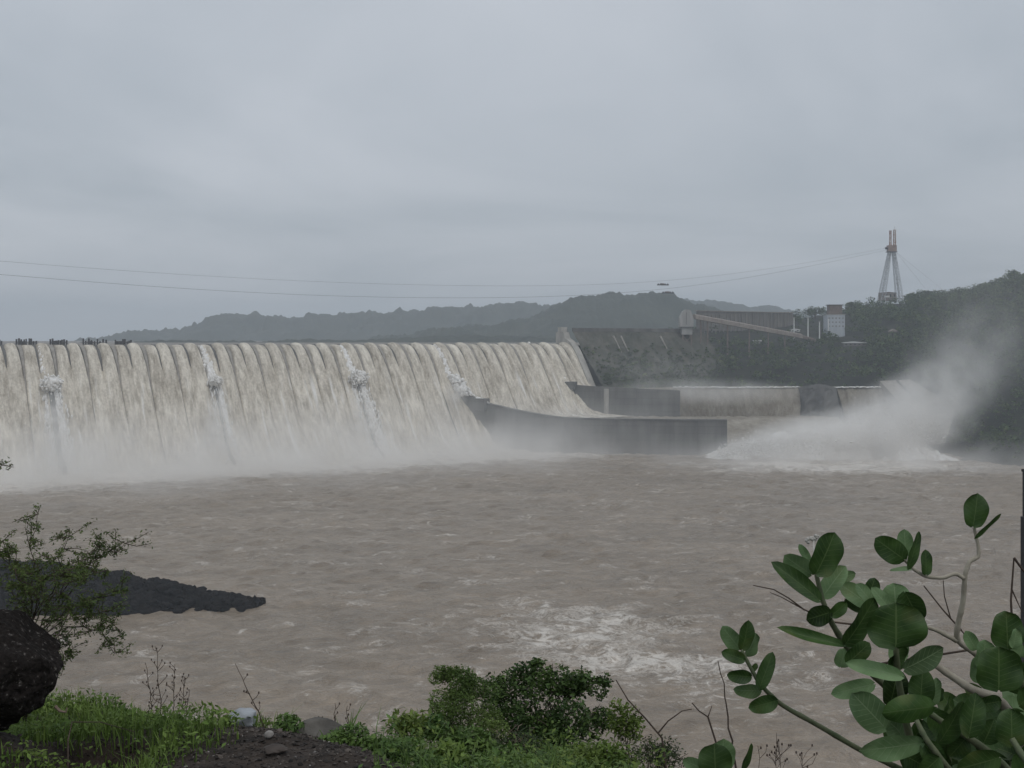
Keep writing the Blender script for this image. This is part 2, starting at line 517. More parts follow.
    h = ma('ADD', nz((0.10, 0.13, 0.3), 6, 0.68, 1.0), ma('MULTIPLY', nz((0.32, 0.36, 1), 4, 0.65, 0.8), 0.4))
    bu = t.nodes.new('ShaderNodeBump'); bu.inputs['Strength'].default_value = 1.0; bu.inputs['Distance'].default_value = 3.2
    t.links.new(h, bu.inputs['Height']); t.links.new(bu.outputs[0], b.inputs['Normal'])
    return m
M_river = river_mat()
gx = np.arange(-760, 561, 3.0); gy = np.arange(96, 1001, 3.0)
GX, GY = np.meshgrid(gx, gy)
Z = 0.5 * wnoise(GX, GY, 26, 1, 14, 0.9, R(75)) + 0.42 * wnoise(GX, GY, 12, 2, 14, 1.2, R(75)) + 0.3 * wnoise(GX, GY, 7.5, 3, 14)
boil = np.exp(-(((GX - 45) / 55) ** 2 + ((GY - 335) / 45) ** 2))
Z += boil * (0.5 * wnoise(GX, GY, 10, 4, 12) + 0.3 * wnoise(GX, GY, 7, 5, 12))
dtoe = (GX - AX0[0]) * DSN[0] + (GY - AX0[1]) * DSN[1]
churn = np.clip(1 - (dtoe - 85) / 90, 0, 1)
Z += churn * 0.7 * wnoise(GX, GY, 11, 6, 12)
tag(MB().grid(np.stack((GX, GY, Z), -1)).build('river', M_river, smooth=True), kind='structure')

M_ground = mat('far_ground', (0.05, 0.06, 0.035), (0.09, 0.085, 0.06), 0.01, 0.95)
tag(MB().add([(-6800, -2800, -4), (6800, -2800, -4), (6800, 7800, -4), (-6800, 7800, -4)], [(0, 1, 2, 3)]).build('ground', M_ground), kind='structure')
M_res = mat('reservoir_water', (0.15, 0.125, 0.10), (0.21, 0.175, 0.14), 0.02, 0.6, bump=0.3, bscale=0.1, bdist=0.5)
P0 = axis_pt(-140, -12, 79.5); P1 = axis_pt(640, -12, 79.5)
tag(MB().add([P1, P0, (1500, 2600, 79.5), (1500, 3400, 79.5), (-3200, 3400, 79.5), (-1500, 900, 79.5)], [(0, 1, 2, 3, 4, 5)]).build('reservoir', M_res), kind='structure')

# ------------------------------------------------------------------ the spillway dam
BAY = 20.32; NB = 31; OFF = -4.06
SLEN = BAY * NB + OFF
dam = empty('spillway_dam', axis_pt(200, 40, 0), 'long concrete spillway dam with brown floodwater pouring over its whole crest', 'dam')
Ds = np.concatenate((np.linspace(-12, 20, 24), np.linspace(22, 94, 40)))
ss = np.arange(0, SLEN + 1, 7.2)
SS, DD = np.meshgrid(ss, Ds, indexing='ij')
zz = np.maximum(face_z(DD), -3.0)
P = axis_pt(SS, DD, zz)
body = MB().grid(P)
for s_end in (0.0, SLEN):          # end faces and the back, so it is a solid
    ring = [tuple(p) for p in axis_pt(s_end, Ds, np.maximum(face_z(Ds), -3.0))] + [tuple(axis_pt(s_end, 94, -4.5)), tuple(axis_pt(s_end, -12, -4.5))]
    body.add(ring, [tuple(range(len(ring)))])
body.add([axis_pt(0, -12, CREST - 1.9), axis_pt(SLEN, -12, CREST - 1.9), axis_pt(SLEN, -12, -4.5), axis_pt(0, -12, -4.5)], [(0, 1, 2, 3)])
body.build('dam_body', M_conc, dam, smooth=True)

# bay pattern: water is parted by a tapering pier at t=0 and by a narrow one at t=0.43
def ridge(t, c, wd):
    d = np.abs((t - c + 0.5) % 1 - 0.5)
    return np.exp(-(d / wd) ** 4)
def flow_depth(t, q, k):
    q = np.clip(q, 0, 1)
    lobeA = 2.1 * np.clip(np.sin(np.clip((t - 0.03) / 0.48, 0, 1) * np.pi), 0, 1) ** 0.35
    lobeB = 3.5 * np.clip(np.sin(np.clip((t - 0.47) / 0.52, 0, 1) * np.pi), 0, 1) ** 0.6
    top = np.maximum(lobeA, lobeB)
    gap0 = ridge(t, 0.0, 0.011 + (0.085 + 0.018 * math.sin(k * 2.3)) * np.clip(1 - q / 0.34, 0, 1) ** 1.3)
    gap1 = ridge(t, 0.49, 0.006 + (0.048 + 0.014 * math.sin(k * 1.7 + 1)) * np.clip(1 - q / (0.25 + 0.07 * math.sin(k * 3.1)), 0, 1) ** .6)
    fade = np.clip(1 - q / 0.95, 0, 1)
    low = 1.7 + 0.5 * np.sin(2 * np.pi * (t * 2 + k * 0.37)) + 0.3 * np.sin(2 * np.pi * (t * 5 + k * 0.71))
    d = top * fade + low * (1 - fade)
    cut0 = np.clip(1.15 - q / (0.62 + 0.16 * math.sin(k * 1.9)), 0, 1); cut1 = np.clip(1.15 - q / 0.32, 0, 1)
    return d * (1 - gap0 * cut0) * (1 - gap1 * cut1) - 1.9 * gap0 * cut0 - 1.6 * gap1 * cut1

fall = empty('waterfall', axis_pt(250, 60, 0), 'wide curtain of silty brown and white floodwater pouring down the dam face', 'waterfall')
NT = 33; ND = 74
Dq = np.concatenate((np.linspace(-11, 12, 26), np.linspace(13, 93, ND - 26)))
bz = np.interp(Dq, [-12, 0, 94], [0, 0, 1])
arc = np.concatenate(([0], np.cumsum(np.hypot(np.diff(Dq), np.diff(face_z(Dq))))))
slope = np.gradient(face_z(Dq), Dq)
nD = -slope / np.sqrt(1 + slope ** 2); nZ = 1 / np.sqrt(1 + slope ** 2)
for k in range(NB):
    t = np.linspace(-0.001, 1.001, NT)
    T, Q = np.meshgrid(t, np.clip((CREST - face_z(Dq)) / 80 , 0, 1), indexing='ij')
    Dm = np.broadcast_to(Dq, T.shape); A = np.broadcast_to(arc, T.shape)
    s = (k + 1 - T) * BAY + OFF                      # t runs left to right as seen from downstream
    up = np.where(Dm < 0, np.exp(Dm / 6.0), 1)
    thick = flow_depth(T, Q, k)
    smooth_up = np.clip((Dm + 11) / 9, 0, 1)
    thick = thick * smooth_up + 1.6 * (1 - smooth_up)
    wob = np.array([mnoise.fractal(Vector((a * 0.75, b * 0.055, k * 3.1)), 0.8, 2.2, 4) for a, b in zip((s).ravel(), A.ravel())]).reshape(T.shape)
    wob2 = np.array([mnoise.fractal(Vector((a * 0.18, b * 0.10, k * 1.7 + 9)), 0.8, 2.2, 3) for a, b in zip((s).ravel(), A.ravel())]).reshape(T.shape)
    edge = np.clip(np.minimum(T, 1 - T) / 0.05, 0, 1)
    thick = thick + (0.34 * wob + 0.6 * wob2) * edge * (0.25 + 1.1 * Q)
    D2 = Dm + nD * thick; z2 = face_z(Dm) + nZ * thick
    fz = floor_z(s, D2)
    z2 = np.where(fz > 0, fz + 4.5 * np.logaddexp(0, (z2 - fz) / 4.5), z2)
    z2 = np.maximum(z2, -1.5)
    P = axis_pt(s, D2, z2)
    uv = np.stack((s + k * 31.0, A), -1).reshape(-1, 2)
    MB().grid(P, flip=True).build('cascade', M_fall, fall, smooth=True, uv=uv)

# piers: a broad wedge in every bay joint, a thin one inside each bay
def pier(sc, width, d1, proud):
    D = np.linspace(-9, d1, 14)
    wv = width * np.clip(1 - (D + 9) / (d1 + 9), 0.04, 1) ** 0.8
    zt = np.where(D < 0, CREST + 2.2, face_z(D) + proud * np.clip(1 - D / d1, 0, 1) ** 0.5 / nz_at(D))
    L = axis_pt(sc + wv / 2, D, zt); Rr = axis_pt(sc - wv / 2, D, zt)
    Lb = axis_pt(sc + wv / 2, D, face_z(D) - 2.0); Rb = axis_pt(sc - wv / 2, D, face_z(D) - 2.0)
    P = np.stack((Lb, L, Rr, Rb), 1)
    m = MB().grid(P)
    m.add(P[0], [(0, 1, 2, 3)]); m.add(P[-1], [(3, 2, 1, 0)])
    return m
def nz_at(D):
    return np.interp(D, Dq, nZ)
for k in range(NB + 1):
    pier(k * BAY + OFF, 3.3, 34, 1.6).build('pier', M_pier, dam)
for k in range(NB):
    pier((k + 1 - 0.49) * BAY + OFF, 2.2, 21, 0.5).build('dividing_fin', M_conc, dam)

# buttress ribs that stand out of the lower face, and the water bursting over them
def rib(px, py, d_end, wd, knob, seed):
    Dk = 30.0
    for _ in range(12):
        s0 = s_face(px, Dk)
        Pk = axis_pt(s0, Dk, face_z(Dk))
        zt = EYE - (py - HORIZON) / FPX * Pk[1]
        Dk = float(np.interp(CREST - zt, _qq[60:], _dd[60:]))
    s0 = s_face(px, Dk)
    D = np.linspace(Dk - 3, d_end, 18)
    prd = (7.5 if wd > 2 else 4.5) * np.clip((D - Dk + 3) / 6, 0, 1)
    zt = face_z(D) + prd
    L = axis_pt(s0 + wd / 2, D, zt); Rr = axis_pt(s0 - wd / 2, D, zt)
    Lb = axis_pt(s0 + wd / 2, D, face_z(D) - 2); Rb = axis_pt(s0 - wd / 2, D, face_z(D) - 2)
    P = np.stack((Lb, L, Rr, Rb), 1)
    m = MB().grid(P); m.add(P[-1], [(3, 2, 1, 0)])
    m.build('buttress', M_conc, dam)
    return s0, Dk
def blobs(m, pts, rad, seed, amp=0.35, sub=3):
    """a run of ragged foam lumps"""
    bm = bmesh.new(); bmesh.ops.create_icosphere(bm, subdivisions=sub, radius=1)
    U = np.array([v.co[:] for v in bm.verts]); F = np.array([[v.index for v in f.verts] for f in bm.faces]); bm.free()
    for i, (p, r) in enumerate(zip(pts, rad)):
        n = vnoise(U * 1.6 + i * 3.7 + seed, 1.0, 4, seed)
        V = U * (1 + amp * n)[:, None] * r + np.asarray(p)
        m.addn(V, F)
def burst(s0, Dk, d_end, knob, curtain, seed):
    m = MB()
    rr = np.random.default_rng(seed)
    pts, rad = [], []
    for i in range(160):           # white streak widening from the crest down to the rib
        q = i / 159
        D = 4 + (Dk - 4) * q
        pts.append(axis_pt(s0 + 2.2 * (1 - q) + rr.normal(0, .6 + 1.3 * q), D, face_z(D) + 1.7 + rr.normal(0, .4)))
        r0 = .45 + 1.15 * q * rr.uniform(.5, 1.2)
        rad.append(np.array((r0, r0, r0 * 2.2)))
    for i in range(420):          # the burst thrown up on the head of the rib
        a = rr.uniform(0, 6.28); q = rr.uniform(0, 1) ** 0.5
        pts.append(axis_pt(s0 + q * 1.15 * knob * math.cos(a), Dk + 1 + rr.uniform(0, 8), face_z(Dk) + 6.5 + q * knob * 0.75 * math.sin(a) - rr.uniform(0, 3)))
        r0 = rr.uniform(0.05, 0.19) * knob * (1.25 - .6 * q)
        rad.append(np.array((r0, r0, r0 * rr.uniform(.8, 1.5))))
    for i in range(curtain * 12):  # falling in ragged veils off both flanks, mostly the right one
        q = rr.uniform(0, 1) ** 0.85
        Dc = Dk + 2 + q * (d_end - Dk - 2)
        if rr.uniform() < .74: off = -1.8 - abs(rr.normal(0, 1)) * (1.2 + 2.6 * q) * knob / 4.5
        elif rr.uniform() < .35: off = rr.uniform(-2, 3)
        else: off = 3.0 + abs(rr.normal(0, 1)) * (1.0 + 1.2 * q)
        pts.append(axis_pt(s0 + off, Dc, face_z(Dc) + 6.0 * (1 - 0.6 * q) + rr.uniform(-4, 1.0)))
        r0 = rr.uniform(0.2, 0.62) * knob / 4.5
        rad.append(np.array((r0, r0, r0 * rr.uniform(2.2, 4.5))))
    core, cr = [], []
    for i in range(22):           # the body of the burst
        a = rr.uniform(0, 6.28); q = rr.uniform(0, .8)
        core.append(axis_pt(s0 + q * knob * .9 * math.cos(a), Dk + 2 + rr.uniform(0, 6), face_z(Dk) + 6.3 + q * knob * 0.6 * math.sin(a) - rr.uniform(0, 2)))
        cr.append(np.array((1, 1, 1.15)) * rr.uniform(.26, .42) * knob)
    blobs(m, core, cr, seed + 3, .32, 3)
    qv = np.linspace(0, 1, 70); uv_ = np.linspace(-1, 1, 22)
    QV, UVv = np.meshgrid(qv, uv_, indexing='ij')
    Dv_ = Dk + 1 + QV * (d_end - Dk - 4)
    nv = vnoise(np.stack((UVv * 2.2, QV * 3.0, 0 * QV + seed), -1), 1.0, 4, 2).reshape(QV.shape)
    nf = vnoise(np.stack((UVv * 5, QV * 14, 0 * QV + seed), -1), 1.0, 3, 5).reshape(QV.shape)
    hw = (1.6 + 2.6 * QV) * knob / 5.5
    Sv = s0 - 1.2 - (1.4 + 3.4 * QV) * knob / 5.5 - UVv * hw * (1 + .35 * nv)
    Hv = (6.2 * (1 - .75 * QV)) * (1 - .55 * np.abs(UVv) ** 3) + 1.1 * nv + .7 * nf - 2.4 * (np.abs(UVv) > .93) - 3 * np.clip(-nv - .25 + .4 * QV, 0, 1)
    m.grid(axis_pt(Sv, Dv_, face_z(Dv_) + Hv), flip=True)
    blobs(m, pts, rad, seed, 0.35, 1)
    m.build('splash', M_foam, fall, smooth=True)
for i, (px, py, d_end, wd, knob, cur) in enumerate(((50, 391, 82, 2.8, 6.2, 80), (214, 388, 78, 1.1, 4.2, 55), (356, 384, 80, 1.2, 6.6, 90))):
    s0, Dk = rib(px, py, d_end, wd, knob, i)
    burst(s0, Dk, d_end, knob, cur, 40 + i)

# the crest gear left standing on the piers
gang = 'hoist frames standing on the dam crest'
gear_px = [(9, -16, -3), (28, 18, 38), (60, 52, 68), (96, 85, 108), (125, 117, 133)]
words = ['cut off by the photo edge', 'second from the photo edge', 'middle one of the five', 'widest of the five', 'nearest the faint hills']
for i, (c, a, b) in enumerate(((0, -12, 3), (28, 18, 38), (60, 52, 68), (96, 85, 108), (125, 117, 133))):
    sa, sb = s_at(a), s_at(b)
    g = empty('hoist_frame', axis_pt((sa + sb) / 2, -6, CREST + 2.2), 'dark cluster of steel posts on the dam crest, ' + words[i], 'hoist frame', gang)
    rr = np.random.default_rng(60 + i)
    n = 9
    zb = CREST + 1.0
    MB().box(axis_pt((sa + sb) / 2, -6, zb), (abs(sa - sb), 3.0, 2.4), math.atan2(AXD[1], AXD[0])).build('plinth', M_pier, g)
    pm = MB()
    for j in range(n):
        s = sa + (sb - sa) * (j + 0.2 * rr.uniform(-1, 1)) / (n - 1)
        h = rr.uniform(2.2, 4.4)
        for dd_ in (-7.2, -4.8):
            p = axis_pt(s, dd_, zb + 1.2)
            pm.box(p + np.array((0, 0, h / 2)), (rr.uniform(.35, .9), 0.45, h))
    pm.build('posts', M_dark, g)
    rm = MB()
    for dd_ in (-7.2, -4.8):
        for hz in (1.3,):
            rm.bar(axis_pt(sa, dd_, zb + 1.2 + hz), axis_pt(sb, dd_, zb + 1.2 + hz), 0.3)
    rm.build('rails', M_dark, g)
    mid = (sa * 0.7 + sb * 0.3)
    MB().box(axis_pt(mid, -6, zb + 2.4), (3.2, 2.2, 2.4), math.atan2(AXD[1], AXD[0])).build('winch_box', M_dark, g)

# ------------------------------------------------------------------ training walls
def wall_along(line, z_base, thick, name_mat, ztops):
    line = np.asarray(line, float); m = MB()
    tan = np.gradient(line, axis=0); tan /= np.linalg.norm(tan, axis=1)[:, None]
    nor = np.stack((-tan[:, 1], tan[:, 0]), 1)
    P = []
    for i in range(len(line)):
        a = line[i] - nor[i] * thick / 2; b = line[i] + nor[i] * thick / 2
        P.append([(a[0], a[1], z_base), (a[0], a[1], ztops[i]), (b[0], b[1], ztops[i]), (b[0], b[1], z_base)])
    P = np.array(P)
    m.grid(P, flip=True); m.add(P[0], [(3, 2, 1, 0)]); m.add(P[-1], [(0, 1, 2, 3)])
    return m
fw = empty('training_wall', (60, 900, 0), 'long dark grey concrete wall ending square in the river beside the white surge', 'wall', 'training walls below the dam')
wall_along(W1[:, :2], -4, 4.0, M_wall, W1[:, 2]).build('wall_body', M_wall, fw)
capl = MB()
tan = np.gradient(W1[4:, :2], axis=0); tan /= np.linalg.norm(tan, axis=1)[:, None]; nor = np.stack((-tan[:, 1], tan[:, 0]), 1)
Pc = []
for p, n_ in zip(W1[4:], nor):
    a = p[:2] - n_ * 2.5; b = p[:2] + n_ * 2.5
    Pc.append([(a[0], a[1], p[2] - 0.7), (a[0], a[1], p[2] + 0.5), (b[0], b[1], p[2] + 0.5), (b[0], b[1], p[2] - 0.7)])
Pc = np.array(Pc); capl.grid(Pc, flip=True); capl.add(Pc[0], [(3, 2, 1, 0)]); capl.add(Pc[-1], [(0, 1, 2, 3)])
capl.build('coping', M_conc, fw)
MB().box(at(482.5, 404.5, 935.5), (8.5, 7.5, 9.5), R(-38)).build('end_block', M_wall, fw)
# burst where the dam flow meets the head of this wall
sF, DF = s_face(450, 27), 27.0
mS = MB(); rr = np.random.default_rng(5); pts = []; rad = []
for i in range(190):
    q = rr.uniform(0, 1) ** 1.3
    c = at(451 + 16 * q + rr.normal(0, 2.6), 377 + 15 * q + rr.normal(0, 2.4), 954 - 14 * q + rr.normal(0, 1.5))
    pts.append(c + np.array((0, -2, 0))); rad.append(np.array((1, 1, 1.0)) * rr.uniform(.7, 2.3))
for i in range(170):
    q = rr.uniform(0, 1) * 4
    p = np.array([np.interp(q, range(5), W1[:5, j]) for j in range(3)])
    pts.append(p + np.array((rr.normal(0, .6), rr.normal(1.0, 1.0), .9 + rr.normal(0, .5)))); rad.append(np.array((1.3, 1.3, .9)) * rr.uniform(0.5, 1.2))
for i in range(110):
    q = rr.uniform(0, 1)
    D = 4 + 23 * q
    pts.append(axis_pt(s_face(450, 26) + 3 * (1 - q) + rr.normal(0, .5 + q), D, face_z(D) + 2.0 + rr.normal(0, .4))); rad.append(np.array((1, 1, 1.8)) * (.5 + .9 * q * rr.uniform(.5, 1.2)))
blobs(mS, pts, rad, 9, 0.55, 1)
mS.build('splash', M_foam, fall, smooth=True)

rw = empty('training_wall', (110, 985, 22), 'shorter dark grey concrete wall higher up, between the dam foot and the far weir', 'wall', 'training walls below the dam')
wall_along(W2[:, :2], 8, 4.0, M_wall, W2[:, 2]).build('wall_body', M_wall, rw)
MB().box(at(571, 385.5, 1001), (8.5, 7, 6.5), R(-22)).build('end_block', M_wall, rw)
mS = MB(); pts = []; rad = []
for i in range(70):
    q = i / 69
    p = at(529 + 37 * q, 345 + 38 * q ** 0.55 - 1.5, 1024 - 20 * q)
    pts.append(p + np.array((rr.normal(0, .4), -1.5 + rr.normal(0, .6), rr.normal(0, .5)))); rad.append(np.array((1.5, 1.3, 1.5)) * rr.uniform(0.7, 1.3))
blobs(mS, pts, rad, 12, 0.35, 2)
mS.build('splash', M_foam, fall, smooth=True)

# ------------------------------------------------------------------ the water between and behind the walls
def sheet(front, back, zf, zb, n, power=1.0, amp=0.5, seed=0):
    v = np.linspace(0, 1, n)
    P = front[:, None, :] * (1 - v)[None, :, None] + back[:, None, :] * v[None, :, None]
    z = zf[:, None] + (zb - zf)[:, None] * (v[None, :] ** power)
    z = z + amp * wnoise(P[..., 0], P[..., 1], 9, seed, 10) * 0.6 + amp * 0.5 * wnoise(P[..., 0], P[..., 1], 4.5, seed + 1, 10)
    return np.concatenate((P, z[..., None]), -1)
xs = np.linspace(-40, 268, 90)
f1 = np.interp(xs, W1[:, 0], W1[:, 1]) + 1.2
f1 = np.where(xs > 157, 879 + (xs - 157) * 0.55, f1)
b1 = np.interp(xs, np.r_[W2[:, 0], 270], np.r_[W2[:, 1], 1009]) + 1
zf = np.where(xs < 155, np.interp(xs, [-40, 30, 155], [26, 24, 22.0]), -1.0)
zb = np.interp(xs, [-40, 60, 268], [25, 22, 20.5])
v = np.linspace(0, 1, 34)
FP = np.stack((xs, f1), 1); BP = np.stack((xs, b1), 1)
Pm = FP[:, None] * (1 - v)[None, :, None] + BP[:, None] * v[None, :, None]
prof = np.where(xs[:, None] < 155, v[None, :], np.clip(v[None, :] / 0.62, 0, 1) ** 0.7)
zz = zf[:, None] + (zb - zf)[:, None] * prof
zz = zz + 0.45 * wnoise(Pm[..., 0], Pm[..., 1], 9, 21, 10) + 0.25 * wnoise(Pm[..., 0], Pm[..., 1], 4.5, 22, 10)
uv = np.stack((Pm[..., 0] * 0.5, 1.5 * Pm[..., 1]), -1).reshape(-1, 2)
sg = MB().grid(np.concatenate((Pm, zz[..., None]), -1), flip=False).build('surge', M_weir, None, smooth=True, uv=uv)
tag(sg, 'brown-white water sliding between the two grey walls and off towards the river', 'water', kind='structure')
# upper pool behind the rear wall, feeding the far weir
up = [at(541, 374, 1022)[:2], (136, 985), (141, 1011), (243, 1011), (243, 1016), (271, 1016), (271, 1011), (327, 1011), (345, 1075), (60, 1075)]
tag(MB().add([(p[0], p[1], 43.4) for p in up], [tuple(range(len(up)))]).build('pool', M_weir, None, uv=np.array([(p[0], p[1]) for p in up])), kind='structure')

# the far weir: its water falls in two broad sheets either side of a rough pier
wr = empty('weir', (230, 1014, 10), 'low far weir with two broad brown falls parted by a dark rough pier', 'weir')
MB().box((232, 1015.5, 19), (196, 5, 47)).build('weir_wall', M_conc, wr)
def weir_fall(x0, x1, z0, zb_, Yc, seed):
    n = 60; m_ = 26
    a = np.linspace(0, 1, m_)
    X = np.linspace(x0, x1, n)
    prof = np.array([(-(2.0 * math.sin(q * 1.5708)) - 9.0 * q ** 1.5, z0 + (zb_ - z0) * (1 - math.cos(q * 1.5708)) ** 1.1) for q in a])
    Xg, K = np.meshgrid(X, np.arange(m_), indexing='ij')
    Yg = Yc + prof[K, 0] - 0.5 * wnoise(Xg, prof[K, 1] * 0.12, 6, seed, 8) - 0.25 * wnoise(Xg, prof[K, 1] * 0.1, 2.5, seed + 1, 8)
    Zg = prof[K, 1] + 0.15 * wnoise(Xg, Yg, 5, seed + 2, 6)
    uv = np.stack((Xg, Zg * 2), -1).reshape(-1, 2)
    return np.stack((Xg, Yg, Zg), -1), uv
M_b = M_weir
for (x0, x1, zb_, lab, sd_) in ((136, 243, 19.5, 'pale brown fall right behind the square end of the long wall', 31), (271, 327, 4.0, 'short brown fall between the rough pier and the pale slab', 35)):
    P, uv = weir_fall(x0, x1, 44.0, zb_, 1012.5, sd_)
    o = MB().grid(P).build('waterfall', M_b, None, smooth=True, uv=uv)
    tag(o, lab, 'waterfall', 'falls over the far weir')
    lipx = np.linspace(x0 + 1, x1 - 1, int((x1 - x0) / 1.6)); lm = MB()
    blobs(lm, [np.array((x, 1011.5 + rr.normal(0, .5), 44.3 + rr.normal(0, .25))) for x in lipx], [np.array((1.5, 1.5, .55)) * rr.uniform(.6, 1.2) for _ in lipx], sd_, .4, 2)
    lm.build('crest_foam', M_foam, o, smooth=True)
# rough pier
gx_ = np.linspace(0, 1, 20); gz_ = np.linspace(0, 1, 26)
PX, PZ = np.meshgrid(gx_, gz_, indexing='ij')
bulge = np.sin(PX * np.pi) ** 0.5
Pp = np.stack((257 + (PX - .5) * (30 + 12 * (1 - PZ) ** 1.5) + 5 * (1 - PZ) ** 2, 1006 - 6 * bulge - 7 * (1 - PZ), 1 + 46 * PZ), -1)
Pp[..., 2] -= np.where(PZ > 0.9, 3 * (2 * np.abs(PX - .45)) ** 2, 0)
nzv = vnoise(Pp.reshape(-1, 3), 0.16, 4, 3).reshape(PX.shape)
Pp[..., 1] += 1.3 * nzv; Pp[..., 0] += 1.2 * nzv; Pp[..., 2] += np.where(PZ > 0.95, 1.2 * nzv, 0)
pm_ = MB().grid(Pp)
pm_.add([Pp[0, -1], Pp[-1, -1], (274, 1020, 44), (240, 1020, 44)], [(0, 1, 2, 3)])
pm_.add([Pp[-1, 0], (274, 1020, 1), (274, 1020, 44), Pp[-1, -1]], [(0, 1, 2, 3)])
pm_.add([Pp[0, 0], (240, 1020, 1), (240, 1020, 44), Pp[0, -1]], [(3, 2, 1, 0)])
pm_.build('rough_pier', M_conc, wr)
# pale slab at the right end of the weir
sl = empty('concrete_slab', at(905, 405, 1000), 'pale tilted concrete slab at the far end of the weir, below dark trees', 'slab')
a, b, c, d = at(880, 381, 1012), at(910, 379.5, 1016), at(945, 400, 990), at(905, 409, 985)
lo = np.array((0, 14, -40.0))
MB().add([a, b, c, d, a + lo, b + lo, c + lo, d + lo, ], [(0, 3, 2, 1), (0, 1, 5, 4), (1, 2, 6, 5), (2, 3, 7, 6), (3, 0, 4, 7), (4, 5, 6, 7)]).build('slab_body', M_pier, sl)
e, f_ = at(896, 380, 1013), at(921, 404, 986)
MB().bar(e + (0, -.2, .6), f_ + (0, -.2, .6), 1.2).build('joint_rib', M_conc, sl)

# ------------------------------------------------------------------ abutment at the right end of the spillway
ab = empty('abutment_wall', axis_pt(-3, 20, 40), 'pale stained concrete end wall stepping down beside the last dam bay', 'wall')
D = np.concatenate(([-14, -2], np.linspace(0, 62, 20)))
zt = np.where(D <= 0, 91.0, np.maximum(face_z(D) + 6.5, 44))
zt[2] = 86
m = MB(); wd = 5.5
P = np.stack((axis_pt(0.4, D, np.full_like(D, 20)), axis_pt(0.4, D, zt), axis_pt(-wd, D, zt), axis_pt(-wd, D, np.full_like(D, 20))), 1)
m.grid(P); m.add(P[0], [(0, 1, 2, 3)]); m.add(P[-1], [(3, 2, 1, 0)])
m.build('wall_body', M_pale, ab)
MB().box(axis_pt(-2.6, -8, 93.2), (6.5, 5, 4.4), R(30)).build('parapet_block', M_pale, ab)

nov = empty('masonry_dam', axis_pt(-70, 10, 40), 'dark weathered masonry dam section right of the falls with pale streaks down its face', 'dam')
sv = -np.linspace(5.5, 152, 60)
Dv = np.concatenate(([-9, 3], np.linspace(4, 52, 22)))
S_, D_ = np.meshgrid(sv, Dv, indexing='ij')
zv = np.where(D_ <= 3.01, 93.4, 91.0 - 1.02 * (D_ - 4))
Pn = axis_pt(S_, D_, zv)
nn = vnoise(Pn.reshape(-1, 3), 0.07, 5, 8).reshape(S_.shape)
Pn[..., 2] += np.where(D_ > 4, 2.0 * nn, 0)
Pn[..., 1] -= np.where(D_ > 4, 1.2 * nn, 0)
MB().grid(Pn, flip=True).build('masonry_face', M_old, nov)
rm = MB()
ca = math.atan2(AXD[1], AXD[0])
rm.box(axis_pt(-79, 3.2, 93.0), (147, 1.4, 3.2), ca)
rm.build('parapet', M_conc, nov)
for sx in (-46, -54, -98):
    Dq2 = np.linspace(8, 19 + (sx % 7), 10)
    MB().tube(axis_pt(sx + (Dq2 - 6) * 0.1, Dq2, 91.0 - 1.02 * (Dq2 - 4) + .5), np.linspace(1.0, .5, 10), 6).build('drain_channel', M_pier, nov)

# ---- the whitewater heap where the weir water meets the river
nx_, ny_ = 230, 90
fx = np.linspace(0, 1, nx_); fy = np.linspace(-1, 1, ny_)
FX, FY = np.meshgrid(fx, fy, indexing='ij')
pxx = 700 + 245 * FX
Yc = 868 + 22 * FX
HX = np.interp(pxx, [700, 715, 740, 765, 800, 840, 880, 910, 935, 945], [0, 4, 8, 11, 17, 24, 30, 26, 5, 0])
XX = (pxx - 512) / FPX * Yc
YY = Yc + FY * (34 + 26 * FX)
n_a = vnoise(np.stack((XX, YY, 0 * XX), -1), 0.055, 5, 14).reshape(XX.shape)
n_b = np.abs(vnoise(np.stack((XX, YY, 0 * XX), -1), 0.2, 4, 15).reshape(XX.shape))
n_e = vnoise(np.stack((XX, YY, 0 * XX), -1), 0.05, 5, 18).reshape(XX.shape)
ridge_ = np.clip(1 - np.abs(FY - 0.25 + 0.45 * n_e) ** 1.4, 0, 1) * np.clip((1 - np.abs(FY + 0.3 * n_e)) * 3.2, 0, 1)
ZZ = -1.2 + (HX * ridge_) * 0.95 * (0.8 + 0.42 * n_a) + (1.2 * n_b + 1.6 * n_a) * np.clip(ridge_ * 2, 0, 1) * np.clip(HX / 8, 0, 1)
hp = MB().grid(np.stack((XX, YY, ZZ), -1), flip=True).build('whitewater', M_foam, None, smooth=True)
tag(hp, 'heap of white churning water piled up right of the long wall', 'whitewater', kind='structure')
# torn water thrown up and to the right out of the heap
rr = np.random.default_rng(303)
n_ = 30000
q = rr.uniform(0, 1, n_) ** 0.8
pxq = 715 + 225 * q
hq = np.interp(pxq, [700, 740, 800, 850, 900, 940], [4, 11, 16, 24, 33, 36])
fl = np.abs(rr.normal(0, 1, n_))
Yq = 872 + 20 * q + rr.normal(-6, 17, n_)
zq = hq * (0.45 + 0.40 * fl) * rr.uniform(.5, 1.15, n_)
Xq = (pxq - 512) / FPX * Yq + zq * .35
sz = np.exp(np.clip(rr.normal(-1.35, .4, n_), -3, -.75)) * np.clip(1.25 - .35 * fl, .3, 1.2)
bm = bmesh.new(); bmesh.ops.create_icosphere(bm, subdivisions=1, radius=1)
U = np.array([v.co[:] for v in bm.verts]); F = np.array([[v.index for v in f.verts] for f in bm.faces]); bm.free()
sh = np.stack((sz * rr.uniform(.6, 1.8, n_), sz, sz * rr.uniform(.6, 1.6, n_)), 1)
V = U[None] * (1 + .35 * rr.normal(size=(n_, len(U), 1))) * sh[:, None]
V[..., 0] += V[..., 2] * .6
V += np.stack((Xq, Yq, zq), 1)[:, None]
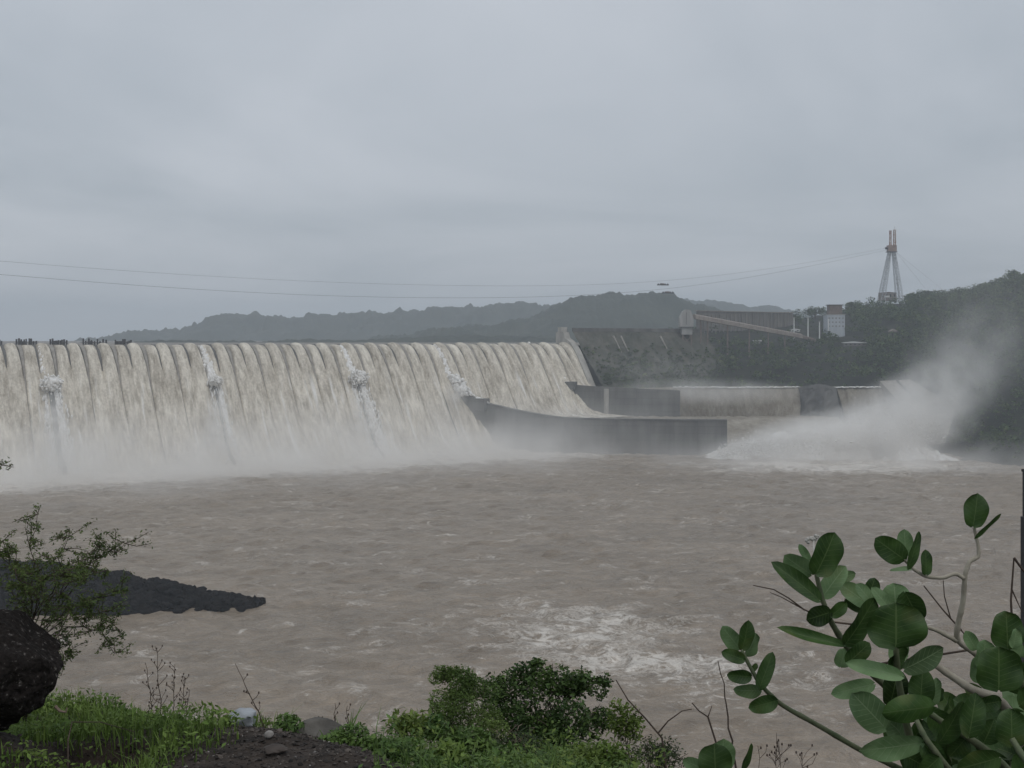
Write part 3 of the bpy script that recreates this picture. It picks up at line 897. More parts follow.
dm = MB(); dm.addn(V.reshape(-1, 3), (F[None] + (np.arange(n_) * len(U))[:, None, None]).reshape(-1, 3))
tag(dm.build('flying_spray', M_foam, None, smooth=True), 'torn flecks of white water flying up to the right over the surge', 'spray', kind='stuff')
# ================================================================== LAND
M_bank = mat('wooded_slope_soil', (0.008, 0.011, 0.007), (0.022, 0.024, 0.014), 0.05, 0.95, c3=(0.10, 0.085, 0.06), bump=0.6, bscale=0.2, bdist=1.5)
# right bank: heights over a fan of columns, interpolated
YS = [690, 740, 780, 830, 880, 930, 960, 1010, 1050, 1080, 1110, 1200, 1300, 1450, 1700, 2200]
TAB = {
 540: [-8, -8, -8, -8, -8, -8, -8, 12, 40, 47, 56, 62, 58, 56, 56, 56],
 640: [-8, -8, -8, -8, -8, -8, -8, 20, 42, 56, 72, 72, 70, 70, 70, 60],
 700: [-8, -8, -8, -8, -8, -8, -8, 20, 42, 56, 71, 82, 95, 96, 90, 60],
 760: [-8, -8, -8, -8, -8, -8, -8, 20, 42, 52, 64, 82, 97, 103, 95, 70],
 830: [-8, -8, -8, -8, -8, -8, -8, 15, 44, 54, 64, 82, 96, 114, 108, 80],
 900: [-8, -8, -8, -8, -8, -8, -4, 26, 48, 57, 68, 90, 110, 128, 120, 90],
 930: [-8, -8, -8, -8, -5, 6, 18, 38, 54, 66, 76, 97, 117, 130, 124, 95],
 965: [-8, -8, -8, -4, 5, 16, 28, 46, 62, 76, 86, 108, 126, 134, 130, 100],
 1024: [-8, -8, -4, 8, 24, 42, 54, 74, 88, 98, 108, 128, 145, 150, 145, 120],
 1120: [-8, -4, 8, 26, 46, 66, 78, 96, 110, 120, 130, 150, 165, 172, 170, 140],
 1300: [-4, 10, 26, 46, 66, 84, 96, 114, 128, 138, 148, 168, 185, 192, 190, 150],
 1600: [0, 20, 36, 56, 76, 94, 106, 124, 138, 148, 158, 178, 195, 205, 200, 160],
}
_cols = sorted(TAB)
def bank_z(X, Y, rough=True):
    X = np.asarray(X, float); Y = np.asarray(Y, float)
    px = 512 + FPX * X / Y
    cz = np.stack([np.interp(Y, YS, TAB[c]) for c in _cols], 0)
    pos = np.interp(px, _cols, np.arange(len(_cols)))
    i = np.clip(pos.astype(int), 0, len(_cols) - 2); f = pos - i
    f = f * f * (3 - 2 * f) * 0.5 + f * 0.5
    z = np.take_along_axis(cz, i[None], 0)[0] * (1 - f) + np.take_along_axis(cz, i[None] + 1, 0)[0] * f
    if rough:
        z = z + 1.6 * wnoise(X, Y, 60, 71, 10) + 0.8 * wnoise(X, Y, 25, 72, 10)
    return z
bx = np.arange(40, 1300, 9.0); by = np.arange(700, 2150, 9.0)
BX, BY = np.meshgrid(bx, by)
BZ = bank_z(BX, BY)
dcr = (BX - AX0[0]) * DSN[0] + (BY - AX0[1]) * DSN[1]
scr = (BX - AX0[0]) * AXD[0] + (BY - AX0[1]) * AXD[1]
BZ = np.where((scr > -2), -8, BZ)                      # nothing of the slope inside the spillway
tag(MB().grid(np.stack((BX, BY, BZ), -1)).build('hillside', M_bank, smooth=True), kind='structure')

# ---- foliage helpers
def leaf_quads(C, size, rng, aspect=0.5, droop=0.0, up=0.35, fold=0.25):
    """one folded diamond per centre in C (n,3); size scalar or (n,)"""
    n = len(C)
    d = rng.normal(size=(n, 3)); d[:, 2] = d[:, 2] * 0.6 - droop
    d /= np.linalg.norm(d, axis=1)[:, None]
    nn = rng.normal(size=(n, 3)); nn[:, 2] += up * 3
    sd_ = np.cross(d, nn); sd_ /= np.linalg.norm(sd_, axis=1)[:, None] + 1e-9
    un = np.cross(sd_, d)
    L = np.broadcast_to(np.asarray(size, float), (n,))[:, None]
    W = L * aspect
    base = C - d * L / 2; tip = C + d * L / 2
    l = C + sd_ * W / 2 + un * W * fold * 0.5 - d * L * 0.05; r = C - sd_ * W / 2 + un * W * fold * 0.5 - d * L * 0.05
    V = np.stack((base, l, tip, r), 1).reshape(-1, 3)
    k = np.arange(n)[:, None] * 4
    F = np.concatenate((k + np.array((0, 2, 1)), k + np.array((0, 3, 2))), 0)
    return V, F
def crown_points(rng, n, c, rad, lumps=7):
    """points gathered into clumps around an uneven crown"""
    c = np.asarray(c, float); rad = np.asarray(rad, float)
    u = rng.normal(size=(lumps, 3)); u /= np.linalg.norm(u, axis=1)[:, None]
    u[:, 2] = np.abs(u[:, 2]) * 0.9 - 0.25
    cc = c + u * rad * rng.uniform(0.35, 0.72, (lumps, 1))
    rr_ = rng.uniform(0.32, 0.55, lumps)
    w_ = rng.integers(0, lumps, n)
    v = rng.normal(size=(n, 3)); v /= np.linalg.norm(v, axis=1)[:, None]
    q = rng.uniform(0.35, 1.0, n) ** 0.5
    return cc[w_] + v * (q * rr_[w_])[:, None] * rad

M_wood = mat('hill_wood_leaves', (0.018, 0.036, 0.013), (0.085, 0.128, 0.040), 0.14, 0.85, c3=(0.19, 0.21, 0.08), island=0.4, detail=3, lo=.38, hi=.6)
M_trunk = mat('bark', (0.05, 0.04, 0.03), (0.11, 0.09, 0.07), 3.0, 0.9, stretch=(1, 1, 0.2))
# the wood over the hillside reads as one mass
rng = np.random.default_rng(100)
N = 10000
tx = rng.uniform(60, 760, N) ** 1.0; ty = 800 + 740 * rng.uniform(0, 1, N) ** .8
px = 512 + FPX * tx / ty
td = (tx - AX0[0]) * DSN[0] + (ty - AX0[1]) * DSN[1]; tsx = (tx - AX0[0]) * AXD[0] + (ty - AX0[1]) * AXD[1]
tz = bank_z(tx, ty)
pz = HORIZON - (tz - EYE) * FPX / ty
def clear_zone(px, py, ty):
    k = np.zeros_like(px, bool)
    for (a, b, c, d) in ((672, 700, 300, 352), (695, 822, 308, 343), (822, 850, 300, 332), (872, 906, 283, 313), (752, 780, 332, 348), (838, 868, 336, 350), (885, 900, 325, 340)):
        k |= (px > a) & (px < b) & (py > c) & (py < d)
    return k
ok = (px < 1130) & (tz > 2) & ~((td > -12) & (td < 40) & (tsx > -156)) & (tsx < -8) & ~((px < 905) & (ty < 1042)) & ~((px < 940) & (ty < 1000))
thin = clear_zone(px, pz, ty) & (rng.uniform(size=N) < 0.86)
ok &= ~thin
patch = wnoise(tx, ty, 90, 81, 10)
ok &= ~((patch > 1.1) & (rng.uniform(size=N) < 0.7))
tx, ty, tz, px, pz = tx[ok], ty[ok], tz[ok], px[ok], pz[ok]
WV = []; WF = []; nb = 0
for x, y, z, p_, q_ in zip(tx, ty, tz, px, pz):
    h = rng.choice([3.5, 6, 9, 12.5], p=[.30, .28, .26, .16]) * rng.uniform(.8, 1.25) * (0.55 if y < 1100 and p_ < 720 else 1.0)
    if 690 < p_ < 850 and q_ > 320: h *= 0.7
    r_ = h * rng.uniform(0.55, 0.85)
    n_ = int(14 + 4.5 * h)
    C = crown_points(rng, n_, (x, y, z + h * 0.62), (r_, r_, h * 0.62), 5)
    V, F = leaf_quads(C, rng.uniform(1.0, 2.0, n_) * (h / 6) ** 0.4, rng, 0.75, 0, 0.5)
    WV.append(V); WF.append(F + nb); nb += len(V)
for i in range(900):      # scrub rooted in the old masonry face, thicker towards its foot
    D_s = 14 + 40 * rng.uniform() ** 0.55; s_s = -rng.uniform(7, 172)
    if rng.uniform() < 0.25 and D_s < 30: continue
    b_ = axis_pt(s_s, D_s, 91.0 - 1.02 * (D_s - 4))
    h = rng.uniform(1.5, 4.5) * (0.6 + D_s / 60)
    n_ = 22
    C = crown_points(rng, n_, b_ + (0, 0, h * .4), (h * .7, h * .7, h * .55), 4)
    V, F = leaf_quads(C, rng.uniform(.8, 1.6, n_), rng, 0.75, 0, 0.5)
    WV.append(V); WF.append(F + nb); nb += len(V)
wood = MB(); wood.v = [np.concatenate(WV)]; wood.n = nb; wood.f = list(map(tuple, np.concatenate(WF).tolist()))
wd = wood.build('woods', M_wood)
tag(wd, 'dark green scrub wood covering the whole hillside right of the dam', 'wood', kind='stuff')
print('wood trees', len(tx))

def big_tree(name, base, h, rad, label, seed, n=700, leaf=1.3, group=None, mleaf=None, open_=0):
    r = np.random.default_rng(seed)
    base = np.asarray(base, float)
    t = empty(name, base, label, 'tree', group)
    m = MB()
    top = base + (r.normal(0, .4), r.normal(0, .4), h * 0.62)
    m.tube([base - (0, 0, 1.0), base + (0.1, 0, h * .25), top], [h * .045, h * .035, h * .018], 7)
    lim = []
    for i in range(7):
        a = i * 0.9 + r.uniform(0, .5); q = r.uniform(0.3, 0.6)
        s_ = base + (top - base) * q
        e_ = s_ + np.array((math.cos(a) * rad * 0.8, math.sin(a) * rad * 0.8, h * r.uniform(.15, .36)))
        m.tube([s_, (s_ + e_) / 2 + (0, 0, h * .05), e_], [h * .018, h * .012, h * .006], 5); lim.append(e_)
    m.build('trunk', M_trunk, t)
    C = crown_points(r, n, base + (0, 0, h * 0.5), (rad, rad, h * 0.55), 11)
    V, F = leaf_quads(C, r.uniform(.6, 1.3, n) * leaf, r, 0.7, 0, .5)
    MB().addn(V, F).build('crown', mleaf or M_wood, t)
    return t
def on_bank(px, Y, dz=0):
    X = (px - 512) / FPX * Y
    return np.array((X, Y, float(bank_z(np.array([X]), np.array([Y]))[0]) + dz))
for i, (px_, Y, h, rad, lab) in enumerate((
    (815, 1420, 19, 11.5, 'rounded dark tree on the skyline, tallest left of the pale cubic building'),
    (832, 1440, 15, 7.0, 'thin-crowned tree on the skyline directly above the pale cubic building'),
    (850, 1440, 15, 9.0, 'dark tree on the skyline just right of the pale cubic building'),
    (795, 1380, 13, 9.0, 'low spreading tree where the skyline meets the ribbed retaining wall'),
    (985, 1300, 15, 11, 'dark bushy tree on the ridge well right of the cable tower'),
    (1012, 1300, 18, 12, 'tallest dark tree on the ridge near the photo edge'))):
    big_tree('skyline_tree', on_bank(px_, Y, -1), h, rad, lab, 200 + i, 520 if i != 1 else 240, 2.0, 'trees standing out on the skyline')

# ------------------------------------------------------------------ far hills: real ridges with wooded skylines
def ridge(name, Y, pts, depth, foot, mat_, seed, bump=5.0):
    pts = np.asarray(pts, float)
    x0 = (pts[0, 0] - 512) / FPX * Y; x1 = (pts[-1, 0] - 512) / FPX * Y
    X = np.arange(x0, x1, Y / FPX * 1.6)
    crest = EYE - (np.interp(512 + FPX * X / Y, pts[:, 0], pts[:, 1]) - HORIZON) / FPX * Y
    k = np.ones(9) / 9
    crest = np.convolve(np.pad(crest, 4, mode='edge'), k, 'valid')
    V_ = np.linspace(-1, 1, 56)
    XX, VV = np.meshgrid(X, V_, indexing='ij')
    wave = 0.18 * wnoise(XX, VV * depth, depth * 0.5, seed, 8)
    f = np.clip(1 - np.abs(VV + wave * (1 - np.abs(VV))) ** 1.5, 0, 1)
    Zr = foot + (crest[:, None] - foot) * f
    YY = Y + VV * depth
    Zr = Zr + bump * 0.55 * wnoise(XX, YY, 26, seed + 1, 14) * f ** .5 + bump * 0.4 * wnoise(XX, YY, 12, seed + 2, 14) * f ** .5 + bump * 0.9 * wnoise(XX, YY, 110, seed + 3, 12) * f
    o = MB().grid(np.stack((XX, YY, Zr), -1), flip=True).build(name, mat_, smooth=True)
    return tag(o, kind='structure')
M_hill = mat('far_wooded_hill', (0.026, 0.035, 0.024), (0.052, 0.060, 0.042), 0.012, 0.95, c3=(0.075, 0.075, 0.058))
ridge('hills', 3600, [(60, 348), (112, 337), (128, 331), (150, 331), (180, 334), (205, 324), (222, 315), (240, 312), (258, 315), (275, 318), (300, 318), (340, 315), (390, 312), (420, 309), (470, 307), (500, 305), (540, 304), (590, 306), (640, 320), (700, 345)], 420, 40, M_hill, 300, 6)
ridge('hills', 2500, [(330, 349), (395, 337), (430, 330), (470, 326), (500, 325), (530, 318), (545, 311), (565, 302), (590, 297), (625, 293), (655, 294), (672, 298), (690, 304), (715, 308), (740, 313), (780, 322), (860, 345)], 420, 50, M_hill, 310, 4.5)
ridge('hills', 4300, [(600, 325), (660, 303), (690, 301), (715, 301), (735, 304), (752, 308), (766, 304), (780, 308), (800, 314), (860, 322), (960, 330)], 480, 60, M_hill, 320, 6)
ridge('hills', 1900, [(-260, 346), (60, 343.5), (150, 341.5), (260, 341), (370, 340), (430, 337), (500, 336), (590, 336), (720, 338)], 120, 70, M_hill, 330, 1.6)
# ================================================================== WORKS ON THE RIGHT BANK
M_sheet = mat('grey_sheet_metal', (0.27, 0.265, 0.255), (0.38, 0.37, 0.355), 0.3, 0.7, stretch=(1, 1, 0.2))
M_bluew = mat('pale_blue_grey_wall', (0.40, 0.43, 0.47), (0.52, 0.55, 0.58), 0.2, 0.8, stretch=(1, 1, 0.25))
M_rust = mat('rusty_brown', (0.13, 0.10, 0.085), (0.21, 0.165, 0.14), 0.3, 0.85)
M_belt = mat('dusty_roofing', (0.22, 0.185, 0.165), (0.32, 0.28, 0.25), 0.15, 0.85)
M_glass = mat('dark_glass', (0.02, 0.022, 0.025), (0.03, 0.032, 0.036), 1, 0.25)
M_white = mat('white_paint', (0.62, 0.62, 0.60), (0.74, 0.74, 0.72), 0.5, 0.6)
M_orange = mat('orange_red_paint', (0.23, 0.15, 0.12), (0.32, 0.22, 0.18), 0.5, 0.6)
M_mast = mat('faded_orange_and_white', (0.36, 0.17, 0.12), (0.60, 0.52, 0.47), 0.25, 0.6, lo=.45, hi=.55)
M_steel = mat('pale_steel', (0.42, 0.44, 0.46), (0.56, 0.57, 0.58), 0.4, 0.55)

M_ret = mat('stained_wall', (0.12, 0.11, 0.10), (0.19, 0.175, 0.16), .15, .9, stretch=(1, 1, .3))
M_ret2 = mat('stained_rib', (0.17, 0.16, 0.145), (0.25, 0.235, 0.215), .15, .9, stretch=(1, 1, .3))
M_rope = mat('steel_rope', (0.10, 0.10, 0.105), (0.15, 0.15, 0.155), 1, .6)
M_dull = mat('dull_window', (0.17, 0.185, 0.20), (0.24, 0.255, 0.27), 1, .5)
# head house of the conveyor: chamfered sheet-metal box on a lower box and trestle legs
Y0 = 1092.0; k = Y0 / FPX
c = at(687, 327, Y0)
hh = empty('head_house', at(690, 365, Y0), 'pale grey sheet-metal tower house with a peaked roof on tall thin legs', 'tower house')
def sil(px, py): return ((px - 512) * k, EYE - (py - HORIZON) * k)
MB().prism([sil(680, 327), sil(680, 317.5), sil(683, 311.5), sil(686, 309.5), sil(690.5, 310), sil(693.5, 318), sil(693.5, 327)], Y0, Y0 + 10).build('upper_house', M_sheet, hh)
MB().prism([sil(682, 334.5), sil(682, 327.3), sil(692.5, 327.3), sil(692.5, 334.5)], Y0 + .4, Y0 + 9.4).build('lower_house', M_sheet, hh)
for px in (686.4,):
    wdw = MB().box(at(px, 318.5, Y0) + (0, -.05, 0), (0.5, .3, 11)).build('door_seam', M_ret, hh)
MB().box(at(687, 327.1, Y0) + (0, 4.5, 0), (13, 11, .5)).build('floor_band', M_dark, hh)
for px, dy in ((683, 1), (691.5, 1), (683, 8), (691.5, 8)):
    a = at(px, 334.5, Y0); b = at(px, 368, Y0)
    MB().bar(a + (0, dy, 0), b + (0, dy, 0), .8).build('leg', M_rust, hh)
br = MB()
for y0_, y1_ in ((336, 345), (345, 354), (354, 363)):
    br.bar(at(683, y0_, Y0) + (0, 1, 0), at(691.5, y1_, Y0) + (0, 1, 0), .4); br.bar(at(691.5, y0_, Y0) + (0, 1, 0), at(683, y1_, Y0) + (0, 1, 0), .4)
    br.bar(at(683, y1_, Y0) + (0, 1, 0), at(691.5, y1_, Y0) + (0, 1, 0), .4)
br.build('bracing', M_rust, hh)

# inclined conveyor gallery
cv = empty('conveyor_gallery', at(755, 345, 1150), 'long dusty brown conveyor gallery sloping down from the tower house', 'conveyor')
A = at(694, 316.5, 1097); B = at(801, 336, 1170); C2 = at(815, 340.5, 1180)
def gal(P, Q, h, wdt, m):
    d = Q - P; n = np.array((-d[1], d[0], 0)); n /= np.linalg.norm(n)
    V = []
    for p in (P, Q):
        for sx, sz in ((-1, -1), (1, -1), (1, .55), (0, 1), (-1, .55)):
            V.append(p + n * sx * wdt / 2 + np.array((0, 0, sz * h / 2)))
    m.add(V, [(0, 1, 2, 3, 4), (9, 8, 7, 6, 5)] + [(i, 5 + i, 5 + (i + 1) % 5, (i + 1) % 5) for i in range(5)])
m = MB(); gal(A, B, 4.6, 4.5, m); m.build('gallery', M_belt, cv)
m = MB(); gal(B + (.5, 0, -.4), C2, 3.4, 3.2, m); m.build('tail_section', M_rust, cv)
for q in (0.06, 0.12, 0.3, 0.5, 0.68, 0.84):
    p = A + (B - A) * q
    g = float(bank_z(np.array([p[0]]), np.array([p[1]]))[0])
    t_ = MB()
    for s_ in (-1.6, 1.6):
        t_.bar(p + (s_ * .3, s_, -2), (p[0] + s_ * .5, p[1] + s_ * 1.3, g - 1), .7)
    t_.build('trestle', M_rust, cv)
m = MB()
for q in np.linspace(.04, .96, 24):
    p = A + (B - A) * q; m.box(p + (0.3, -2.4, 0.1), (.25, .2, 3.6))
m.build('cladding_ribs', M_rust, cv)

# ribbed retaining wall behind it
rwl = empty('retaining_wall', at(745, 325, 1290), 'long pale brown ribbed retaining wall on the slope behind the conveyor', 'wall')
a = at(697, 314, 1240); b = at(792, 310.5, 1330)
d = (b - a); L_ = math.hypot(d[0], d[1]); ang = math.atan2(d[1], d[0])
h_ = 20
MB().box(((a + b) / 2) - (0, 0, h_ / 2), (L_, 3, h_), ang).build('wall_body', M_ret, rwl)
m = MB()
nrm = np.array((math.sin(ang), -math.cos(ang), 0))
for q in np.linspace(.02, .98, 26):
    m.box(a + d * q + nrm * 1.9 - (0, 0, h_ / 2 + .6), (.8, 1.0, h_ - 1.5), ang)
m.build('ribs', M_ret2, rwl)
MB().box((a + b) / 2 + (0, 0, .4), (L_ + 1, 5, .8), ang).build('coping', M_belt, rwl)

# pale cubic building with a brown plant room
Yb = 1240; kb = Yb / FPX
cb = empty('winch_building', at(836, 331, Yb), 'pale blue-grey cubic building with a brown plant room on its roof', 'building')
def cc(px, py): return at(px, py, Yb)
m = MB(); w_ = (845 - 827.5) * kb
MB().box(cc(836.2, 326) + (0, 8, 0), (w_, 16, (337 - 315) * kb)).build('wall', M_bluew, cb)
MB().box(cc(836.2, 314.6) + (0, 8, 0), (w_ + .8, 16.8, .8)).build('roof', M_sheet, cb)
MB().box(cc(836.5, 309.6) + (0, 8, 0), (13 * kb, 10, 9 * kb)).build('plant_room', M_rust, cb)
MB().box(cc(836.5, 304.8) + (0, 8, 0), (15 * kb, 11.5, .7)).build('plant_room_roof', M_dark, cb)
for i in range(5):
    for j in range(3):
        f = MB().box(cc(829.3 + i * 3.4, 318.2 + j * 4) + (0, -.02, 0), (1.7, .16, 1.7)).build('window', M_sheet, cb)
        MB().box(cc(829.3 + i * 3.4, 318.2 + j * 4) + (0, -.12, 0), (1.3, .1, 1.3)).build('pane', M_dull, f)
MB().box(cc(828.2, 325) + (0, -.6, 0), (1.1, 1.1, 12 * kb)).build('downpipe', M_white, cb)

# small low buildings on the slope
def bank_hit(px, py):
    Y = np.linspace(1045, 1500, 400); X = (px - 512) / FPX * Y
    z = bank_z(X, Y); rows = HORIZON - (z - EYE) * FPX / Y
    k = np.nonzero(rows <= py)[0]
    return float(Y[k[0]]) if len(k) else 1470.0
def shed(name, px, py, Y, wpx, hpx, label, cat, wall, roof, dep=7.0, gable=0.35, group=None):
    Y = bank_hit(px, py)
    k_ = Y / FPX; W_ = wpx * k_; H = hpx * k_
    b_ = at(px, py, Y)
    t = empty(name, b_, label, cat, group)
    MB().box(b_ + (0, dep / 2, H / 2 - 1.5), (W_, dep, H + 3.0)).build('wall', wall, t)
    m = MB(); z0 = b_[2] + H
    hw = W_ / 2 + .5
    pr = [(b_[0] - hw, z0), (b_[0] + hw, z0), (b_[0] + hw, z0 + .4), (b_[0], z0 + .4 + gable * H), (b_[0] - hw, z0 + .4)]
    m.prism(pr, b_[1] - .6, b_[1] + dep + .6); m.build('roof', roof, t)
    n = max(2, int(wpx / 4))
    for i in range(n):
        x = b_[0] - W_ / 2 + W_ * (i + .5) / n
        MB().box((x, b_[1] - .03, b_[2] + H * .55), (W_ / n * .4, .2, H * .45)).build('window', M_glass, t)
    return t
shed('site_shed', 759, 343.5, 1130, 9, 2.4, 'small white-trimmed site shed under the conveyor on the slope', 'shed', M_sheet, M_white)
shed('site_shed', 855, 346, 1150, 22, 3.0, 'long low grey shed with a pale roof edge below the cubic building', 'shed', M_ret, M_white)
shed('ruined_hut', 894, 338, 1180, 6, 6.5, 'small pale windowed hut among dark trees below the cable tower', 'hut', M_old, M_belt)
shed('gatehouse', 795.5, 331.5, 1180, 9, 1.8, 'tiny white flat hut at the foot of the tallest pale post', 'hut', M_white, M_white, 4)
# posts
for (px, y0, y1, lab) in ((794, 318, 332, 'tallest pale post, standing over the tiny white hut'), (808, 317.5, 329.5, 'middle of the three pale posts left of the cubic building'), (819.5, 322, 329, 'shortest pale post, nearest the cubic building')):
    t = empty('lamp_post', at(px, y1 + 2, 1200), lab, 'post', 'pale posts beside the cubic building')
    gz = on_bank(px, 1200)[2]; foot = at(px, y1, 1200); foot[2] = min(foot[2], gz) - .8
    MB().tube([foot, at(px, y0, 1200)], [.75, .5], 8).build('pole', M_white, t)
    MB().box(at(px, y0, 1200) + (0, -.3, .3), (2.0, .9, .6)).build('lamp_head', M_sheet, t)

# ------------------------------------------------------------------ cableway tower
Yt = 1475.0; kt = Yt / FPX
def tp(px, py, dy=0): return at(px, py, Yt) + np.array((0, dy, 0))
tw = empty('cable_tower', tp(890, 292), 'tall cableway tower on the hilltop: pale lattice legs, orange-red head, two masts', 'tower')
def lattice(m, c0, w0, c1, w1, n, t):
    cs = []
    for q in np.linspace(0, 1, n + 1):
        c_ = c0 + (c1 - c0) * q; w_ = (w0 + (w1 - w0) * q) / 2
        cs.append([c_ + np.array((sx * w_, sy * w_, 0)) for sx, sy in ((-1, -1), (1, -1), (1, 1), (-1, 1))])
    for j in range(4):
        m.bar(cs[0][j], cs[-1][j], t)
    for i in range(n):
        for j in range(4):
            j2 = (j + 1) % 4
            m.bar(cs[i][j], cs[i + 1][j2] if i % 2 else cs[i + 1][j2], t * .55)
            m.bar(cs[i + 1][j], cs[i + 1][j2], t * .55)
for (b0, b1, dy) in ((880.0, 889.6, -7), (880.0, 889.6, 7), (900.6, 893.8, -7), (900.6, 893.8, 7)):
    m = MB(); lattice(m, tp(b0, 307, dy), 4.8, tp(b1, 252, dy * .25), 2.8, 10, .42); m.build('leg', M_steel, tw)
m = MB()
m.box(tp(891.7, 248.6), (8.2 * kt, 8, 6.4 * kt)); m.build('head', M_orange, tw)
m = MB(); m.box(tp(891.5, 251.9), (9.2 * kt, 10, .8)); m.build('head_floor', M_dark, tw)
m = MB(); m.box(tp(886.6, 248.2), (2.6 * kt, 3, 2.2 * kt)); m.build('cable_saddle', M_dark, tw)
m = MB(); lattice(m, tp(890.4, 245.4), 2.0, tp(890.4, 231.5), 1.7, 6, .5); m.box(tp(890.4, 231), (2.6, 2.6, 1.0)); m.build('mast', M_mast, tw)
m = MB(); lattice(m, tp(894.6, 245.4), 2.4, tp(894.6, 230.5), 2.2, 6, .6); m.box(tp(894.6, 230), (3, 3, 1.0)); m.build('mast', M_mast, tw)
m = MB(); m.bar(tp(893.6, 227), tp(895.4, 227), .3); m.bar(tp(894.6, 230), tp(894.6, 226.4), .3); m.build('antenna', M_white, tw)
th = shed('machine_house', 888.5, 298.5, 1462, 16, 5.5, 'orange-brown flat machine house at the foot of the cable tower', 'building', M_belt, M_rust, 8, .15)
MB().box(at(887, 296.5, bank_hit(888.5, 298.5) - .6), (6.5, .3, 2.2)).build('white_door', M_white, th)

def strand(name, pts, r, label, group):
    m = MB()
    m.tube(pts, r, 5)
    return tag(m.build(name, M_rope), label, 'cable', group)
def sag(P, Q, s, n=40):
    q = np.linspace(0, 1, n)[:, None]
    p = P + (Q - P) * q; p[:, 2] -= (4 * s * q * (1 - q))[:, 0]
    return p
S1 = at(663, 284.3, 1150); S2 = at(668, 292.3, 1130)
head = tp(886, 248.6)
g_ = 'cableway ropes across the valley'
def thru(keys, n=70):
    keys = np.asarray(keys, float)
    q = np.linspace(0, 1, n); kx = np.linspace(0, 1, len(keys))
    # smooth by repeated interpolation
    out = np.stack([np.interp(keys[0, 0] + (keys[-1, 0] - keys[0, 0]) * q, keys[:, 0], keys[:, i]) for i in range(3)], 1)
    for _ in range(30):
        out[1:-1] = (out[:-2] + 2 * out[1:-1] + out[2:]) / 4
    return np.array([at(*o) for o in out])
strand('cableway_rope', thru([(-150, 247, 800), (0, 261.5, 850), (140, 272, 920), (260, 279.5, 990), (400, 285, 1050), (540, 286.8, 1100), (663, 283, 1150), (760, 271, 1260), (830, 260, 1370), (886, 248, 1475)]), .085, 'thin upper cableway rope from the tower across the sky', g_)
strand('cableway_rope', thru([(-150, 262, 800), (0, 274.5, 850), (140, 286, 920), (280, 294.5, 990), (400, 298.2, 1050), (540, 298, 1090), (668, 291, 1130), (760, 276.5, 1260), (830, 263, 1370), (887, 250, 1475)]), .11, 'thicker lower cableway rope sagging from the tower across the sky', g_)
for nm, p, l in (('cableway_carriage', S1, 'upper dark carriage hanging on the cableway rope above the hills'), ('cableway_carriage', S2, 'lower dark carriage hanging on the cableway rope above the hills')):
    t = empty(nm, p, l, 'carriage', 'cableway carriages')
    ang = R(8)
    MB().box(p + (0, 0, -.6), (11.5, 1.6, .9), 0.2).build('frame', M_dark, t)
    MB().box(p + (-.8, 0, .3), (4, 1.4, 1.2), 0.2).build('sheave_block', M_rust, t)
    for dx in (-4.6, -2.3, 2.3, 4.6):
        mm = MB(); mm.tube([p + (dx, -.5 + dx * .2, .1), p + (dx, .5 + dx * .2, .1)], .7, 10); mm.build('wheel', M_dark, t)
for i, (px, py) in enumerate(((925, 288), (944, 291))):
    strand('guy_rope', [tp(896, 252), at(px, py, 1500 + 20 * i)], .08, ('shorter', 'longer')[i] + ' faint guy rope running from the tower head down to the right', 'guy ropes of the tower')

# ------------------------------------------------------------------ black rock spit in the river
M_rock = mat('black_rock', (0.007, 0.0065, 0.0065), (0.018, 0.016, 0.0155), 0.35, 0.95, spec=0.08, c3=(0.045, 0.041, 0.038), bump=1.0, bscale=0.9, bdist=0.8)
def rockmesh(m, c, size, seed, sub=3, amp=0.28, facet=7):
    bm = bmesh.new(); bmesh.ops.create_icosphere(bm, subdivisions=sub, radius=1)
    U = np.array([v.co[:] for v in bm.verts]); F = np.array([[v.index for v in f.verts] for f in bm.faces]); bm.free()
    r = np.random.default_rng(seed)
    for _ in range(facet):
        n = r.normal(size=3); n /= np.linalg.norm(n); d = r.uniform(.62, .9)
        e = U @ n - d
        U = U - np.clip(e, 0, None)[:, None] * n * .9
    U = U * (1 + amp * vnoise(U + seed * 1.3, 1.3, 4, seed))[:, None]
    m.addn(U * np.asarray(size) + np.asarray(c, float), F)
    return m
spit = empty('rock_spit', (-120, 385, 0), 'long low spit of black broken rock reaching into the river', 'rock spit')
xs = np.arange(-210, -74, 0.8); vs_ = np.linspace(-1, 1, 60)
XX, VV = np.meshgrid(xs, vs_, indexing='ij')
pxs = 512 + FPX * XX / 385
top = np.interp(pxs, [-140, 0, 40, 110, 160, 200, 230, 262, 270], [14, 11.6, 10.9, 7.8, 5.6, 3.4, 2.2, 1.2, -1])
wid = np.interp(pxs, [-140, 0, 130, 200, 235, 268], [26, 26, 20, 13, 8, 2.5])
cy = 392 - 4 * np.interp(pxs, [0, 270], [0, 2.2])
YY = cy + VV * wid
prof = np.clip(1 - np.abs(VV) ** 2.2, 0, 1)
Zs = -1.2 + (top + 1.2) * prof ** .8
nz1 = vnoise(np.stack((XX, YY, 0 * XX), -1), .16, 5, 4).reshape(XX.shape); nz2 = np.abs(vnoise(np.stack((XX, YY, 0 * XX), -1), .5, 4, 9).reshape(XX.shape))
Zs = Zs + (1.5 * nz1 + 1.5 * nz2 - .3) * np.clip(prof * 3, 0, 1)
MB().grid(np.stack((XX, YY, Zs), -1), flip=True).build('spit_body', M_rock, spit)
rr = np.random.default_rng(77); m = MB()
